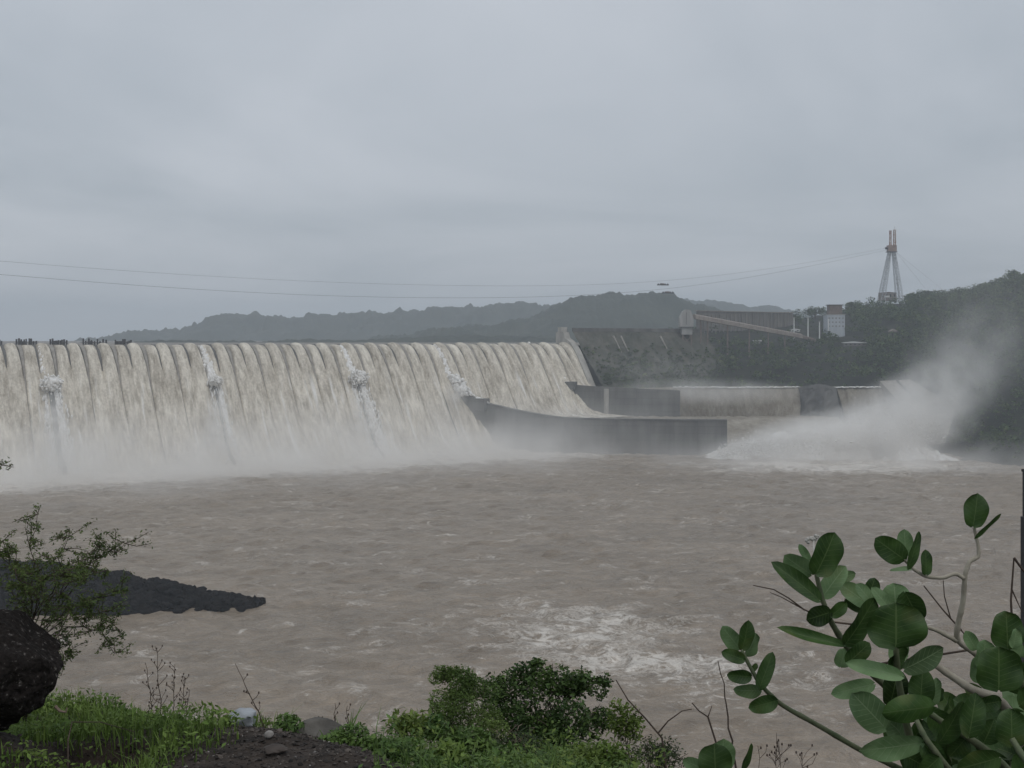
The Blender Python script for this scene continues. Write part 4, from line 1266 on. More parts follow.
for i in range(330):
    q = rr.uniform(0, 1) ** .55
    px = -20 + 283 * q
    X = (px - 512) / FPX * 385
    W_ = np.interp(px, [-140, 0, 130, 200, 235, 268], [26, 26, 20, 13, 8, 2.5]); v_ = rr.uniform(-1.0, .5)
    Tp = np.interp(px, [-140, 0, 40, 110, 160, 200, 230, 262, 270], [14, 11.6, 10.9, 7.8, 5.6, 3.4, 2.2, 1.2, 0])
    z = -1 + (Tp + 1) * max(1 - abs(v_) ** 2.2, 0) ** .8
    cyy = 392 - 4 * np.interp(px, [0, 270], [0, 2.2])
    s_ = rr.uniform(.5, 1.5) * (1.3 if px > 150 else 1)
    rockmesh(m, (X, cyy + v_ * W_, z + .15), (s_, s_ * rr.uniform(.7, 1.2), s_ * rr.uniform(.5, .8)), 700 + i, 2, .25, 5)
bo = m.build('boulders', M_rock, spit); bo['kind'] = 'stuff'
# ================================================================== THE BANK WE STAND ON
def near_z(x, y):
    x = np.asarray(x, float); y = np.asarray(y, float)
    lip = np.interp(x, [-12, -5, -3.4, -2.6, -1.9, -1.2, -0.7, -0.2, 0.6, 2, 6], [8.3, 8.2, 7.9, 7.5, 6.9, 6.35, 6.0, 5.3, 4.3, 3.4, 3.2])
    g = -1.66 - 0.055 * np.clip(y, 0, 14) - 0.13 * np.clip(y - 5.9, 0, 4) * np.clip((-1.3 - x) / .6, 0, 1)
    over = y - lip
    soft = np.exp(-((x - 0.55) / 0.85) ** 4)             # gentler weedy shoulder right of the hump
    g = g - (0.70 - 0.47 * soft) * 0.25 * np.logaddexp(0, over / 0.25)
    g = g - 0.47 * soft * 0.35 * np.logaddexp(0, (y - 10.4) / 0.35)
    g = g + 0.05 * np.exp(-(((x + 1.1) / 0.85) ** 2 + ((y - 5.7) / 0.9) ** 2))         # the gravel hump
    g = g - 0.30 * np.exp(-(((x + 1.95) / 0.22) ** 4 + ((y - 5.62) / 0.26) ** 4)) + 0.17 * np.exp(-(((x + 2.35) / 0.34) ** 2 + ((y - 5.35) / 0.35) ** 2))       # washed-out hollow under the boulder
    g = g + 0.03 * wnoise(x, y, 1.4, 401, 10) + 0.012 * wnoise(x, y, 0.45, 402, 10)
    return np.maximum(g + EYE, -3.0)
def axis_grid(a, b, step, lo, hi, grow=1.18):
    c = list(np.arange(a, b + 1e-6, step))
    d = step
    while c[-1] < hi: d *= grow; c.append(c[-1] + d)
    d = step
    while c[0] > lo: d *= grow; c.insert(0, c[0] - d)
    return np.array(c)
nx = axis_grid(-4.6, 2.4, 0.055, -420, 420); ny = axis_grid(1.5, 10.5, 0.055, -120, 160)
NX, NY = np.meshgrid(nx, ny)
M_soil = mat('dark_gravelly_soil', (0.020, 0.015, 0.012), (0.055, 0.042, 0.033), 9.0, 0.95, c3=(0.10, 0.085, 0.072), bump=1.0, bscale=28, bdist=0.03, detail=9)
bk = MB().grid(np.stack((NX, NY, near_z(NX, NY)), -1)).build('terrain', M_soil, smooth=True)
tag(bk, kind='structure')
def on_ground(px, Y, dz=0.0):
    X = (px - 512) / FPX * Y
    return np.array((X, Y, float(near_z(X, Y)) + dz))
def ground_at(X, Y): return np.array((X, Y, float(near_z(X, Y))))

# ---- gravel: loose chips over the hump
M_chip = mat('gravel_chips', (0.022, 0.018, 0.016), (0.075, 0.062, 0.053), 2.0, 0.85, island=0.8)
M_chip_pale = mat('pale_gravel_chips', (0.13, 0.12, 0.11), (0.30, 0.28, 0.26), 2.0, 0.8, island=0.4)
def chips(n, seed, material, s0, s1):
    r = np.random.default_rng(seed)
    x = r.normal(-1.0, 0.7, n); y = r.uniform(3.8, 7.2, n)
    bm = bmesh.new(); bmesh.ops.create_icosphere(bm, subdivisions=1, radius=1)
    U = np.array([v.co[:] for v in bm.verts]); F = np.array([[v.index for v in f.verts] for f in bm.faces]); bm.free()
    z = near_z(x, y)
    s = np.exp(r.uniform(math.log(s0), math.log(s1), n))
    sc = np.stack((s * r.uniform(.7, 1.3, n), s * r.uniform(.7, 1.3, n), s * r.uniform(.35, .7, n)), 1)
    V = U[None] * (1 + 0.28 * r.normal(size=(n, len(U), 1))) * sc[:, None]
    a = r.uniform(0, 6.28, n); ca, sa = np.cos(a)[:, None], np.sin(a)[:, None]
    V = np.stack((V[..., 0] * ca - V[..., 1] * sa, V[..., 0] * sa + V[..., 1] * ca, V[..., 2] + 0.3 * V[..., 0]), -1)
    V += np.stack((x, y, z + s * .15), 1)[:, None]
    m = MB(); m.addn(V.reshape(-1, 3), (F[None] + (np.arange(n) * len(U))[:, None, None]).reshape(-1, 3))
    return m.build('gravel', material)
tag(chips(9500, 1, M_chip, .0035, .013), 'dark loose gravel covering the low hump in front', 'gravel', kind='stuff')
tag(chips(380, 2, M_chip_pale, .003, .009), 'pale chips scattered among the dark gravel on the hump', 'gravel', kind='stuff')

# ---- rocks one can count
M_boulder = mat('dark_conglomerate', (0.012, 0.010, 0.009), (0.026, 0.022, 0.020), 42.0, 0.95, spec=.1, c3=(0.20, 0.185, 0.17), hi=0.60, bump=1.0, bscale=40, bdist=0.03, detail=9)
M_greyrock = mat('grey_stone', (0.05, 0.047, 0.042), (0.13, 0.12, 0.105), 5.0, 0.9, bump=0.8, bscale=18, bdist=0.02)
M_palerock = mat('pale_blue_grey_stone', (0.26, 0.28, 0.30), (0.42, 0.44, 0.46), 5.0, 0.85, bump=0.7, bscale=14, bdist=0.02)
Yb_ = 5.3
b0 = at(-16, 676, Yb_)
m = MB(); rockmesh(m, b0 + (0.0, 0.12, 0.0), (0.315, 0.31, 0.28), 31, 6, .16, 13)
tag(m.build('boulder', M_boulder, None, smooth=True), 'big dark pebbly boulder at the left edge of the photo, beside the grass', 'boulder')
m = MB(); rockmesh(m, on_ground(243, 6.3, .05), (0.085, 0.07, 0.055), 32, 4, .16, 8)
tag(m.build('stone', M_palerock, None, smooth=True), 'pale bluish stone lying where the grass meets the gravel', 'stone', 'stones on the bank')
m = MB(); rockmesh(m, on_ground(316, 6.2, .045), (0.155, 0.12, 0.075), 33, 4, .14, 8)
tag(m.build('stone', M_greyrock, None, smooth=True), 'flat grey-brown stone among weeds at the top of the gravel hump', 'stone', 'stones on the bank')
m = MB(); rockmesh(m, on_ground(274, 5.55, .02), (0.062, 0.05, 0.02), 36, 3, .14, 7)
tag(m.build('stone', M_chip, None), 'flat dark slab lying on the gravel hump', 'stone', 'stones on the bank')
m = MB(); rockmesh(m, on_ground(269, 5.75, .02), (0.023, 0.02, 0.02), 37, 3, .14, 7)
tag(m.build('stone', M_chip_pale, None), 'small buff stone lying just above the flat dark slab', 'stone', 'stones on the bank')

# ---- grass and low weeds
M_grass = mat('fresh_grass', (0.072, 0.132, 0.024), (0.165, 0.235, 0.052), 2.5, 0.65, island=0.35, transl=0.25)
M_weed = mat('weed_leaves', (0.046, 0.098, 0.020), (0.125, 0.195, 0.046), 2.0, 0.6, island=0.4, transl=0.22)
M_weedy = mat('yellowish_weed_leaves', (0.075, 0.125, 0.02), (0.15, 0.205, 0.04), 2.0, 0.6, island=0.35, transl=0.25)
M_bush = mat('dark_bush_leaves', (0.028, 0.060, 0.014), (0.072, 0.120, 0.028), 4.0, 0.6, island=0.5, transl=0.15)
M_fine = mat('fine_bush_leaves', (0.065, 0.115, 0.026), (0.140, 0.20, 0.05), 2.0, 0.6, island=0.35, transl=0.25)
M_olive = mat('olive_leaves', (0.030, 0.048, 0.018), (0.062, 0.082, 0.030), 2.0, 0.65, island=0.4, transl=0.2)
M_dry = mat('dry_stem', (0.045, 0.032, 0.025), (0.10, 0.075, 0.058), 12.0, 0.9)
M_tan = mat('pale_dead_twigs', (0.16, 0.12, 0.09), (0.26, 0.21, 0.165), 10, 0.9)

def blades(n, xs, ys, zs, h, seed, wd=0.006, lean=0.5):
    r = np.random.default_rng(seed)
    a = r.uniform(0, 6.283, n); L = np.asarray(h) * r.uniform(.6, 1.25, n)
    ln = np.abs(r.normal(0, lean, n)) * L
    dx, dy = np.cos(a) * ln, np.sin(a) * ln
    b = np.stack((xs, ys, zs - .01), 1)
    sx, sy = -np.sin(a) * wd, np.cos(a) * wd
    sv = np.stack((sx, sy, 0 * sx), 1)
    mid = b + np.stack((dx * .35, dy * .35, L * .6), 1)
    tip = b + np.stack((dx, dy, L * .92), 1)
    V = np.stack((b - sv * .7, b + sv * .7, mid + sv * .6, mid - sv * .6, tip), 1).reshape(-1, 3)
    k = np.arange(n)[:, None] * 5
    return V, [tuple(t) for t in (k + np.array((0, 1, 2, 3))).tolist()] + [tuple(t) for t in (k + np.array((3, 2, 4))).tolist()]
def grass_area(n, seed):
    r = np.random.default_rng(seed)
    X = []; Y = []
    while len(X) < n:
        x = r.uniform(-4.6, -1.2); y = r.uniform(4.2, 9.6)
        px = 512 + FPX * x / y
        d_h = (abs((x + 1.98) / .24) ** 3 + abs((y - 5.62) / .25) ** 3) ** (1 / 3)
        edge = -1.62 + 0.17 * (y - 4.8) + 0.05 * math.sin(y * 9) if y < 6.6 else -1.42
        if x > edge + r.normal(0, .06): continue
        if d_h < 1 + r.normal(0, .08): continue
        if math.hypot((x + 2.38) / .27, (y - 5.42) / .30) < 1: continue
        X.append(x); Y.append(y)
    return np.array(X), np.array(Y), r
gxn, gyn, r_ = grass_area(24000, 5)
hgt = 0.10 + 0.06 * wnoise(gxn, gyn, 1.1, 411, 8).clip(-1, 1.4)
V, F = blades(len(gxn), gxn, gyn, near_z(gxn, gyn), np.clip(hgt, .04, .20), 8, .0042)
gm = MB(); gm.add(V, F)
lx, ly, r_ = grass_area(38000, 6)
lh = np.clip(0.07 + 0.05 * wnoise(lx, ly, 0.8, 412, 8), .015, .2) * r_.uniform(.4, 1.2, len(lx))
C = np.stack((lx, ly, near_z(lx, ly) + lh), 1)
V, F = leaf_quads(C, r_.uniform(.016, .042, len(lx)), r_, .5, .2, .8)
gm.addn(V, F)
tag(gm.build('grass', M_grass), 'lush green grass and small weeds on the bank edge behind the boulder', 'grass', kind='stuff')

def stem_path(p, h, lean, r, n=7, wob=.06):
    q = np.linspace(0, 1, n)[:, None]
    p = np.asarray(p, float)
    P = p + q * np.array((lean[0], lean[1], h)) + q * (1 - q) * np.array((r.normal(0, wob), r.normal(0, wob), 0)) * h
    P[1:-1] += r.normal(0, .008 * h, (n - 2, 3))
    return P
def dry_plant(name, base, h, lean, seed, label, side=8, group=None, material=None, th=.004, buds=True):
    r = np.random.default_rng(seed)
    t = empty(name, base, label, 'dry plant', group)
    P = stem_path(base - np.array((0, 0, .05)), h, lean, r, 12)
    m = MB(); m.tube(P, np.linspace(th, th * .35, 12), 5); m.build('stem', material or M_dry, t)
    tw_ = MB(); n_ = 0
    for i in range(side):
        q = r.uniform(.3, .98); b = np.array([np.interp(q, np.linspace(0, 1, 12), P[:, k]) for k in range(3)])
        a = r.uniform(0, 6.28); L = h * r.uniform(.06, .18) * (1.2 - q * .6)
        e = b + np.array((math.cos(a) * L * .7, math.sin(a) * L * .5, L * .7))
        tw_.tube([b, (b + e) / 2 + r.normal(0, .1 * L, 3), e], [th * .5, th * .4, th * .3], 4); n_ += 1
        if buds:
            tw_.tube([e, e + (0, 0, .010)], [.005, .003], 5)
    if n_: tw_.build('twigs', material or M_dry, t)
    return t

def bush(name, base, crown_c, rad, n, leaf, material, label, seed, aspect=.6, lumps=12, stems=9, group=None, bark=None, cat='bush', up=.4, crowns=None):
    r = np.random.default_rng(seed)
    t = empty(name, base, label, cat, group)
    base = np.asarray(base, float); crown_c = np.asarray(crown_c, float); rad = np.asarray(rad, float)
    m = MB()
    for i in range(stems):
        u = r.normal(size=3); u[2] = abs(u[2]); u /= np.linalg.norm(u)
        e = crown_c + u * rad * r.uniform(.5, .9)
        b = base + r.normal(0, .03, 3) * (1, 1, 0) - (0, 0, .05)
        mid = (b + e) / 2 + r.normal(0, .12, 3) * rad
        th = .010 * r.uniform(.6, 1.3) * (rad.max() / .6) ** .5
        m.tube([b, b * .6 + mid * .4 + r.normal(0, .02, 3), mid, (mid + e) / 2 + r.normal(0, .03, 3), e], [th, th * .8, th * .6, th * .4, th * .2], 5)
        for j in range(3):
            f_ = mid + (e - mid) * r.uniform(.2, .9)
            g_ = f_ + r.normal(0, .22, 3) * rad
            m.tube([f_, (f_ + g_) / 2 + r.normal(0, .02, 3), g_], [th * .4, th * .3, th * .15], 4)
    m.build('branches', bark or M_trunk, t)
    if crowns:
        tot = sum(c[3] ** 2 for c in crowns); CC = []
        for c in crowns:
            cc_ = at(c[0], c[1], c[2]); rr_ = c[3] / FPX * c[2]
            CC.append(crown_points(r, int(n * c[3] ** 2 / tot), cc_, (rr_, rr_, rr_ * .95), 8))
        C = np.concatenate(CC); n = len(C)
    else:
        C = crown_points(r, n, crown_c, rad, lumps)
    V, F = leaf_quads(C, r.uniform(.6, 1.25, n) * leaf, r, aspect, .15, up)
    MB().addn(V, F).build('leaves', material, t)
    return t
# the dark round bush in the middle and its neighbours
def gb(px, Y): return on_ground(px, Y)
bush('shrub', gb(540, 9.6), at(546, 712, 9.4), (0.53, 0.5, 0.46), 12000, .036, M_bush, 'dark round-leaved bush in the middle of the bank, the tallest there', 501, .62, 34, 18, crowns=[(505, 700, 9.3, 34), (530, 676, 9.4, 24), (538, 664, 9.4, 10), (552, 690, 9.4, 34), (584, 690, 9.5, 30), (602, 682, 9.5, 12), (520, 732, 9.2, 42), (572, 728, 9.3, 44), (598, 722, 9.4, 22), (545, 748, 9.1, 40)])
bush('shrub', gb(452, 9.0), at(460, 708, 8.9), (0.27, 0.25, 0.36), 14000, .024, M_fine, 'light green fine-leaved bush leaning on the dark bush from the left', 502, .45, 16, 12, crowns=[(446, 680, 8.9, 22), (462, 676, 8.9, 18), (476, 694, 9.0, 30), (450, 706, 8.8, 30), (480, 728, 8.8, 34), (452, 738, 8.7, 30)])
bush('shrub', gb(624, 9.2), at(624, 728, 9.0), (0.15, 0.15, 0.27), 1100, .034, M_weedy, 'small yellow-green bush at the right foot of the dark bush', 503, .5, 7, 6)
bush('shrub', gb(520, 8.4), at(510, 748, 8.2), (0.34, 0.26, 0.18), 1900, .030, M_olive, 'dull olive scrub with bare twigs in front of the dark bush', 504, .5, 16, 22, bark=M_tan)
bush('shrub', gb(655, 8.6), at(655, 758, 8.4), (0.28, 0.25, 0.17), 1700, .024, M_olive, 'thin olive scrub right of the yellow-green bush', 505, .5, 14, 20)
bush('shrub', gb(600, 7.8), at(596, 762, 7.6), (0.30, 0.25, 0.15), 2200, .032, M_weedy, 'low yellow-green weeds at the bottom edge below the dark bush', 506, .5, 16, 14)
# leafy weeds between the gravel hump and the bushes, each plant of its own
wl = ['tall leafy weed at the right edge of the gravel hump', 'broad low weed beside the gravel hump, cut by the bottom edge', 'pale-tipped leafy weed between the gravel hump and the fine-leaved bush', 'leafy weed in front of the fine-leaved bush', 'low dense weed at the bottom edge left of the olive scrub', 'long-leaved weed at the foot of the fine-leaved bush']
for i, (px, py, Y, rx, rz_, n, lf, mt) in enumerate(((408, 728, 7.2, .14, .17, 620, .050, M_weedy), (400, 758, 6.4, .20, .11, 760, .052, M_weed), (432, 735, 7.6, .17, .15, 680, .055, M_weed), (470, 745, 7.3, .22, .15, 900, .055, M_weed), (500, 764, 6.6, .24, .10, 800, .05, M_weed), (440, 762, 6.5, .22, .10, 700, .06, M_grass))):
    bush('weed', gb(px, Y), at(px, py, Y), (rx, .2, rz_), n, lf, mt, wl[i], 520 + i, .36, 10, 8, 'leafy weeds right of the gravel hump', cat='weed', bark=M_weed, up=.9)
# weeds creeping round the grey stone
for i, (px, py, Y, rx, rz_, n) in enumerate(((288, 718, 6.15, .10, .06, 420), (345, 726, 5.95, .20, .08, 1000), (380, 742, 5.9, .18, .09, 900))):
    bush('weed', gb(px, Y), on_ground(px, Y, .05), (rx, .14, rz_), n, .032, M_weed, ('small dark weed at the left end of the flat grey stone', 'dark creeping weed in front of the flat grey stone', 'creeping weed spilling down the right flank of the gravel hump')[i], 540 + i, .45, 7, 6, 'creeping weeds by the grey stone', cat='weed', bark=M_weed, up=.9)
# ground cover over the weedy shoulder, too fine to tell apart
r_ = np.random.default_rng(91)
cx = r_.uniform(-.75, 1.35, 26000); cyv = r_.uniform(5.0, 10.6, 26000)
cpx = 512 + FPX * cx / cyv
k_ = (cpx > 395 + 26 * r_.normal(size=26000)) & (cpx < 690 + 20 * r_.normal(size=26000))
cx, cyv = cx[k_], cyv[k_]
ch = np.clip(.10 + .09 * wnoise(cx, cyv, .7, 431, 8), .02, .32) * r_.uniform(.15, 1.1, len(cx))
V, F = leaf_quads(np.stack((cx, cyv, near_z(cx, cyv) + ch), 1), r_.uniform(.018, .045, len(cx)), r_, .45, .15, .8)
um = MB(); um.addn(V, F)
V, F = blades(2600, cx[:2600], cyv[:2600], near_z(cx[:2600], cyv[:2600]), np.full(2600, .2), 92, .004, .5); um.add(V, F)
r_ = np.random.default_rng(93)
cx2 = r_.uniform(-.6, 1.35, 15000); cy2 = r_.uniform(5.0, 10.4, 15000); p2 = 512 + FPX * cx2 / cy2
k_ = (p2 > 405 + 20 * r_.normal(size=15000)) & (p2 < 680) & (wnoise(cx2, cy2, .5, 441, 8) > .15)
cx2, cy2 = cx2[k_], cy2[k_]
h2 = np.clip(.17 + .12 * wnoise(cx2, cy2, .4, 442, 8), .03, .42) * r_.uniform(.25, 1.1, len(cx2))
V, F = leaf_quads(np.stack((cx2, cy2, near_z(cx2, cy2) + h2), 1), r_.uniform(.02, .05, len(cx2)), r_, .42, .1, .9)
tag(MB().addn(V, F).build('undergrowth', M_weedy), 'brighter yellow-green tufts growing through the low undergrowth', 'undergrowth', kind='stuff')
tag(um.build('undergrowth', M_weed), 'mixed low green undergrowth below the bushes right of the gravel hump', 'undergrowth', kind='stuff')
# a tuft of long blades behind the grey stone
r_ = np.random.default_rng(9)
bx_ = np.full(16, on_ground(346, 6.35)[0]) + r_.normal(0, .03, 16); by_ = np.full(16, 6.35) + r_.normal(0, .03, 16)
V, F = blades(16, bx_, by_, near_z(bx_, by_), .25, 10, .008, .40)
tag(MB().add(V, F).build('grass_tuft', M_weed), 'tuft of long green blades standing behind the flat grey stone', 'grass tuft')

# ---- dry stems
dg = 'dry stems on the bank'
dry_plant('dry_plant', gb(270, 6.2), .40, (-.18, 0, 0), 601, 'long dry stem leaning left over the pale bluish stone', 6, dg)
dry_plant('dry_plant', gb(335, 6.4), .31, (.0, 0, 0), 602, 'upright brown stem behind the flat grey stone', 4, dg)
dry_plant('dry_plant', gb(351, 6.4), .33, (-.02, 0, 0), 603, 'tallest brown stem beside the tuft of long blades', 4, dg)
for i, (px, h, l) in enumerate(((150, .30, -.03), (160, .42, -.03), (170, .34, .03), (178, .29, .04), (186, .24, .02))):
    dry_plant('dry_weed', gb(px, 7.3), h + .20, (l, 0, 0), 610 + i, ('dry seeding weed, leftmost of the row behind the grass', 'tallest dry seeding weed standing behind the grass', 'dry seeding weed just right of the tallest one', 'dry bent weed, fourth of the row behind the grass', 'short dry weed, last of the row towards the pale stone')[i], 14, 'dry weeds behind the grass')
for i, (px, h) in enumerate(((300, .17), (322, .19), (286, .15), (312, .14))):
    dry_plant('dry_plant', gb(px, 6.35), h, (.01 * i - .02, 0, 0), 630 + i, ('thin reddish stem over the left end of the flat grey stone', 'thin reddish stem over the middle of the flat grey stone', 'thin dry stem between the pale bluish stone and the flat one', 'short thin stem just behind the flat grey stone')[i], 7, dg)
dry_plant('dead_plant', at(738, 775, 6.0) , .62, (-.10, 0, 0), 641, 'long dark dead stem rising behind the lowest big leaves', 0, dg, th=.0065, buds=False)
def twig_path(name, paths, r0, label, material, seed=0, cat='twig', group=None, Y=5.0):
    m = MB()
    for pts, rad in paths:
        P = np.array([at(*p) for p in pts]); m.tube(P, np.linspace(rad, rad * .45, len(P)), 5)
    return tag(m.build(name, material), label, cat, group)
# roots of these lie on the ground below the frame
def down(px, Y): g = on_ground(px, Y); return (px, HORIZON + (EYE - g[2] + .03) * FPX / Y, Y)
twig_path('dead_twig', [([down(728, 5.2), (719, 752, 5.2), (708, 717, 5.2), (699, 711, 5.2), (692, 703, 5.2)], .0055), ([(708, 717, 5.2), (712, 706, 5.2)], .003)], 0, 'forked dead twig left of the long dark dead stem', M_dry, cat='dead twig')
twig_path('dead_twig', [([down(676, 8.0), (662, 738, 8), (645, 718, 8), (628, 700, 8), (616, 680, 8)], .008), ([(658, 733, 8), (668, 721, 8), (682, 711, 8), (692, 709, 8)], .006)], 0, 'long bare branch leaning left over the thin olive scrub', M_dry, cat='dead twig')
for i, (px, y) in enumerate(((784, 730), (760, 735), (800, 742), (770, 722))):
    dry_plant('dry_weed', np.array(down_pt := on_ground(px, 5.6)), float(EYE - (y - HORIZON) * 5.6 / FPX - down_pt[2]), (.02 * i - .03, 0, 0), 650 + i, ('thin dry weed seen through the left gap under the big-leaved shrub', 'thin dry weed nearest the lowest big leaves', 'shortest dry weed under the slanting green stem', 'tallest dry weed under the slanting green stem')[i], 16, 'dry weeds below the big-leaved shrub', th=.003)

# ---- thorny feathery bush reaching in at the left
def feathery(name, root, arms, label, seed, leafn=26, leaf=.011, cat='bush'):
    r = np.random.default_rng(seed)
    t = empty(name, root, label, cat)
    m = MB(); LC = []
    for pts in arms:
        P0 = np.array([at(*p) for p in pts])
        q = np.linspace(0, 1, 14)
        kx = np.linspace(0, 1, len(P0))
        P = np.stack([np.interp(q, kx, P0[:, k]) for k in range(3)], 1)
        P[1:-1] = (P[:-2] + P[1:-1] * 2 + P[2:]) / 4
        P[1:] += r.normal(0, .008, (13, 3))
        m.tube(P, np.linspace(.0038, .0012, 14), 5)
        for j in range(5, 14):
            for s in range(2 if j < 8 else 3):
                d = r.normal(size=3); d[2] = d[2] * .7 + .15; d /= np.linalg.norm(d)
                L = r.uniform(.04, .14)
                e = P[j] + d * L
                m.tube([P[j], (P[j] + e) / 2 + r.normal(0, .006, 3), e], [.0022, .0017, .0012], 4)
                k = leafn if j > 7 else leafn // 2
                c = P[j] + (e - P[j]) * r.uniform(.1, 1.05, (k, 1)) + r.normal(0, .009, (k, 3))
                LC.append(c)
    m.build('branches', M_dry, t)
    C = np.concatenate(LC)
    V, F = leaf_quads(C, r.uniform(.6, 1.5, len(C)) * leaf, r, .42, .1, .5)
    MB().addn(V, F).build('leaves', M_acacia, t)
    return t
M_acacia = mat('feathery_leaves', (0.050, 0.085, 0.020), (0.110, 0.150, 0.038), 3.0, 0.65, island=.4, transl=.2)
Yf = 5.9
rt = down(24, 6.6)
feathery('thorn_bush', on_ground(24, 6.6), [
    [rt, (27, 632, 6.2), (25, 590, Yf), (20, 560, Yf), (5, 540, 5.7)],
    [rt, (30, 622, 6.2), (40, 580, Yf), (30, 555, Yf), (40, 515, 5.8)],
    [rt, (31, 622, 6.2), (55, 585, Yf), (60, 560, Yf), (70, 530, 5.8)],
    [rt, (33, 632, 6.2), (65, 590, Yf), (85, 560, Yf), (102, 543, 5.8)],
    [rt, (33, 632, 6.3), (70, 600, 6.0), (90, 565, Yf), (108, 552, 5.8), (124, 549, 5.7)],
    [rt, (34, 632, 6.3), (70, 610, 6.0), (95, 600, 5.8), (120, 590, 5.7)],
    [rt, (33, 642, 6.3), (75, 625, 6.0), (98, 628, 5.8), (118, 652, 5.7)],
    [rt, (33, 642, 6.3), (62, 620, 6.0), (90, 612, 5.8), (122, 628, 5.7)],
    [rt, (27, 637, 6.2), (30, 610, 5.9), (10, 590, 5.8), (-20, 580, 5.7)],
    [rt, (27, 632, 6.2), (35, 600, 5.9), (20, 575, 5.8), (-10, 550, 5.7)],
    [rt, (28, 642, 6.2), (50, 625, 5.9), (70, 605, 5.7), (100, 610, 5.6)],
    [rt, (30, 632, 6.2), (48, 600, 5.9), (70, 580, 5.7), (108, 572, 5.6)],
    [rt, (28, 632, 6.2), (40, 595, 5.8), (45, 575, 5.6), (75, 570, 5.5)],
    [rt, (27, 632, 6.2), (30, 595, 5.8), (15, 580, 5.6), (50, 560, 5.5)],
    [rt, (31, 642, 6.3), (60, 632, 6.0), (72, 650, 5.9), (60, 662, 5.8)],
], 'feathery thorny green bush in front of the black rock spit', 701, 40, .0145)
rt2 = down(-60, 5.0)
feathery('thorn_bush', on_ground(-60, 5.0), [[rt2, (-64, 600, 5), (-52, 520, 5), (-34, 475, 5), (-10, 463, 5)], [rt2, (-64, 620, 5), (-58, 520, 5), (-38, 492, 5), (-16, 484, 5)]], 'leafy sprig poking in at the left edge, level with the foot of the dam', 702, 40, .014)
# dead root lying under the boulder
twig_path('dead_root', [([(55, 706, 5.2), (60, 711, 5.2), (66, 712, 5.2), (67, 708, 5.2)], .008)], 0, 'pale dead root sticking out under the big boulder', M_tan, cat='root')
twig_path('dead_twig', [([(68, 768, 5.3), (68, 740, 5.4), (72, 722, 5.5), (100, 722, 5.6), (135, 732, 5.8)], .004)], 0, 'grey dead twig lying across the dark hollow below the grass', M_dry, cat='dead twig')
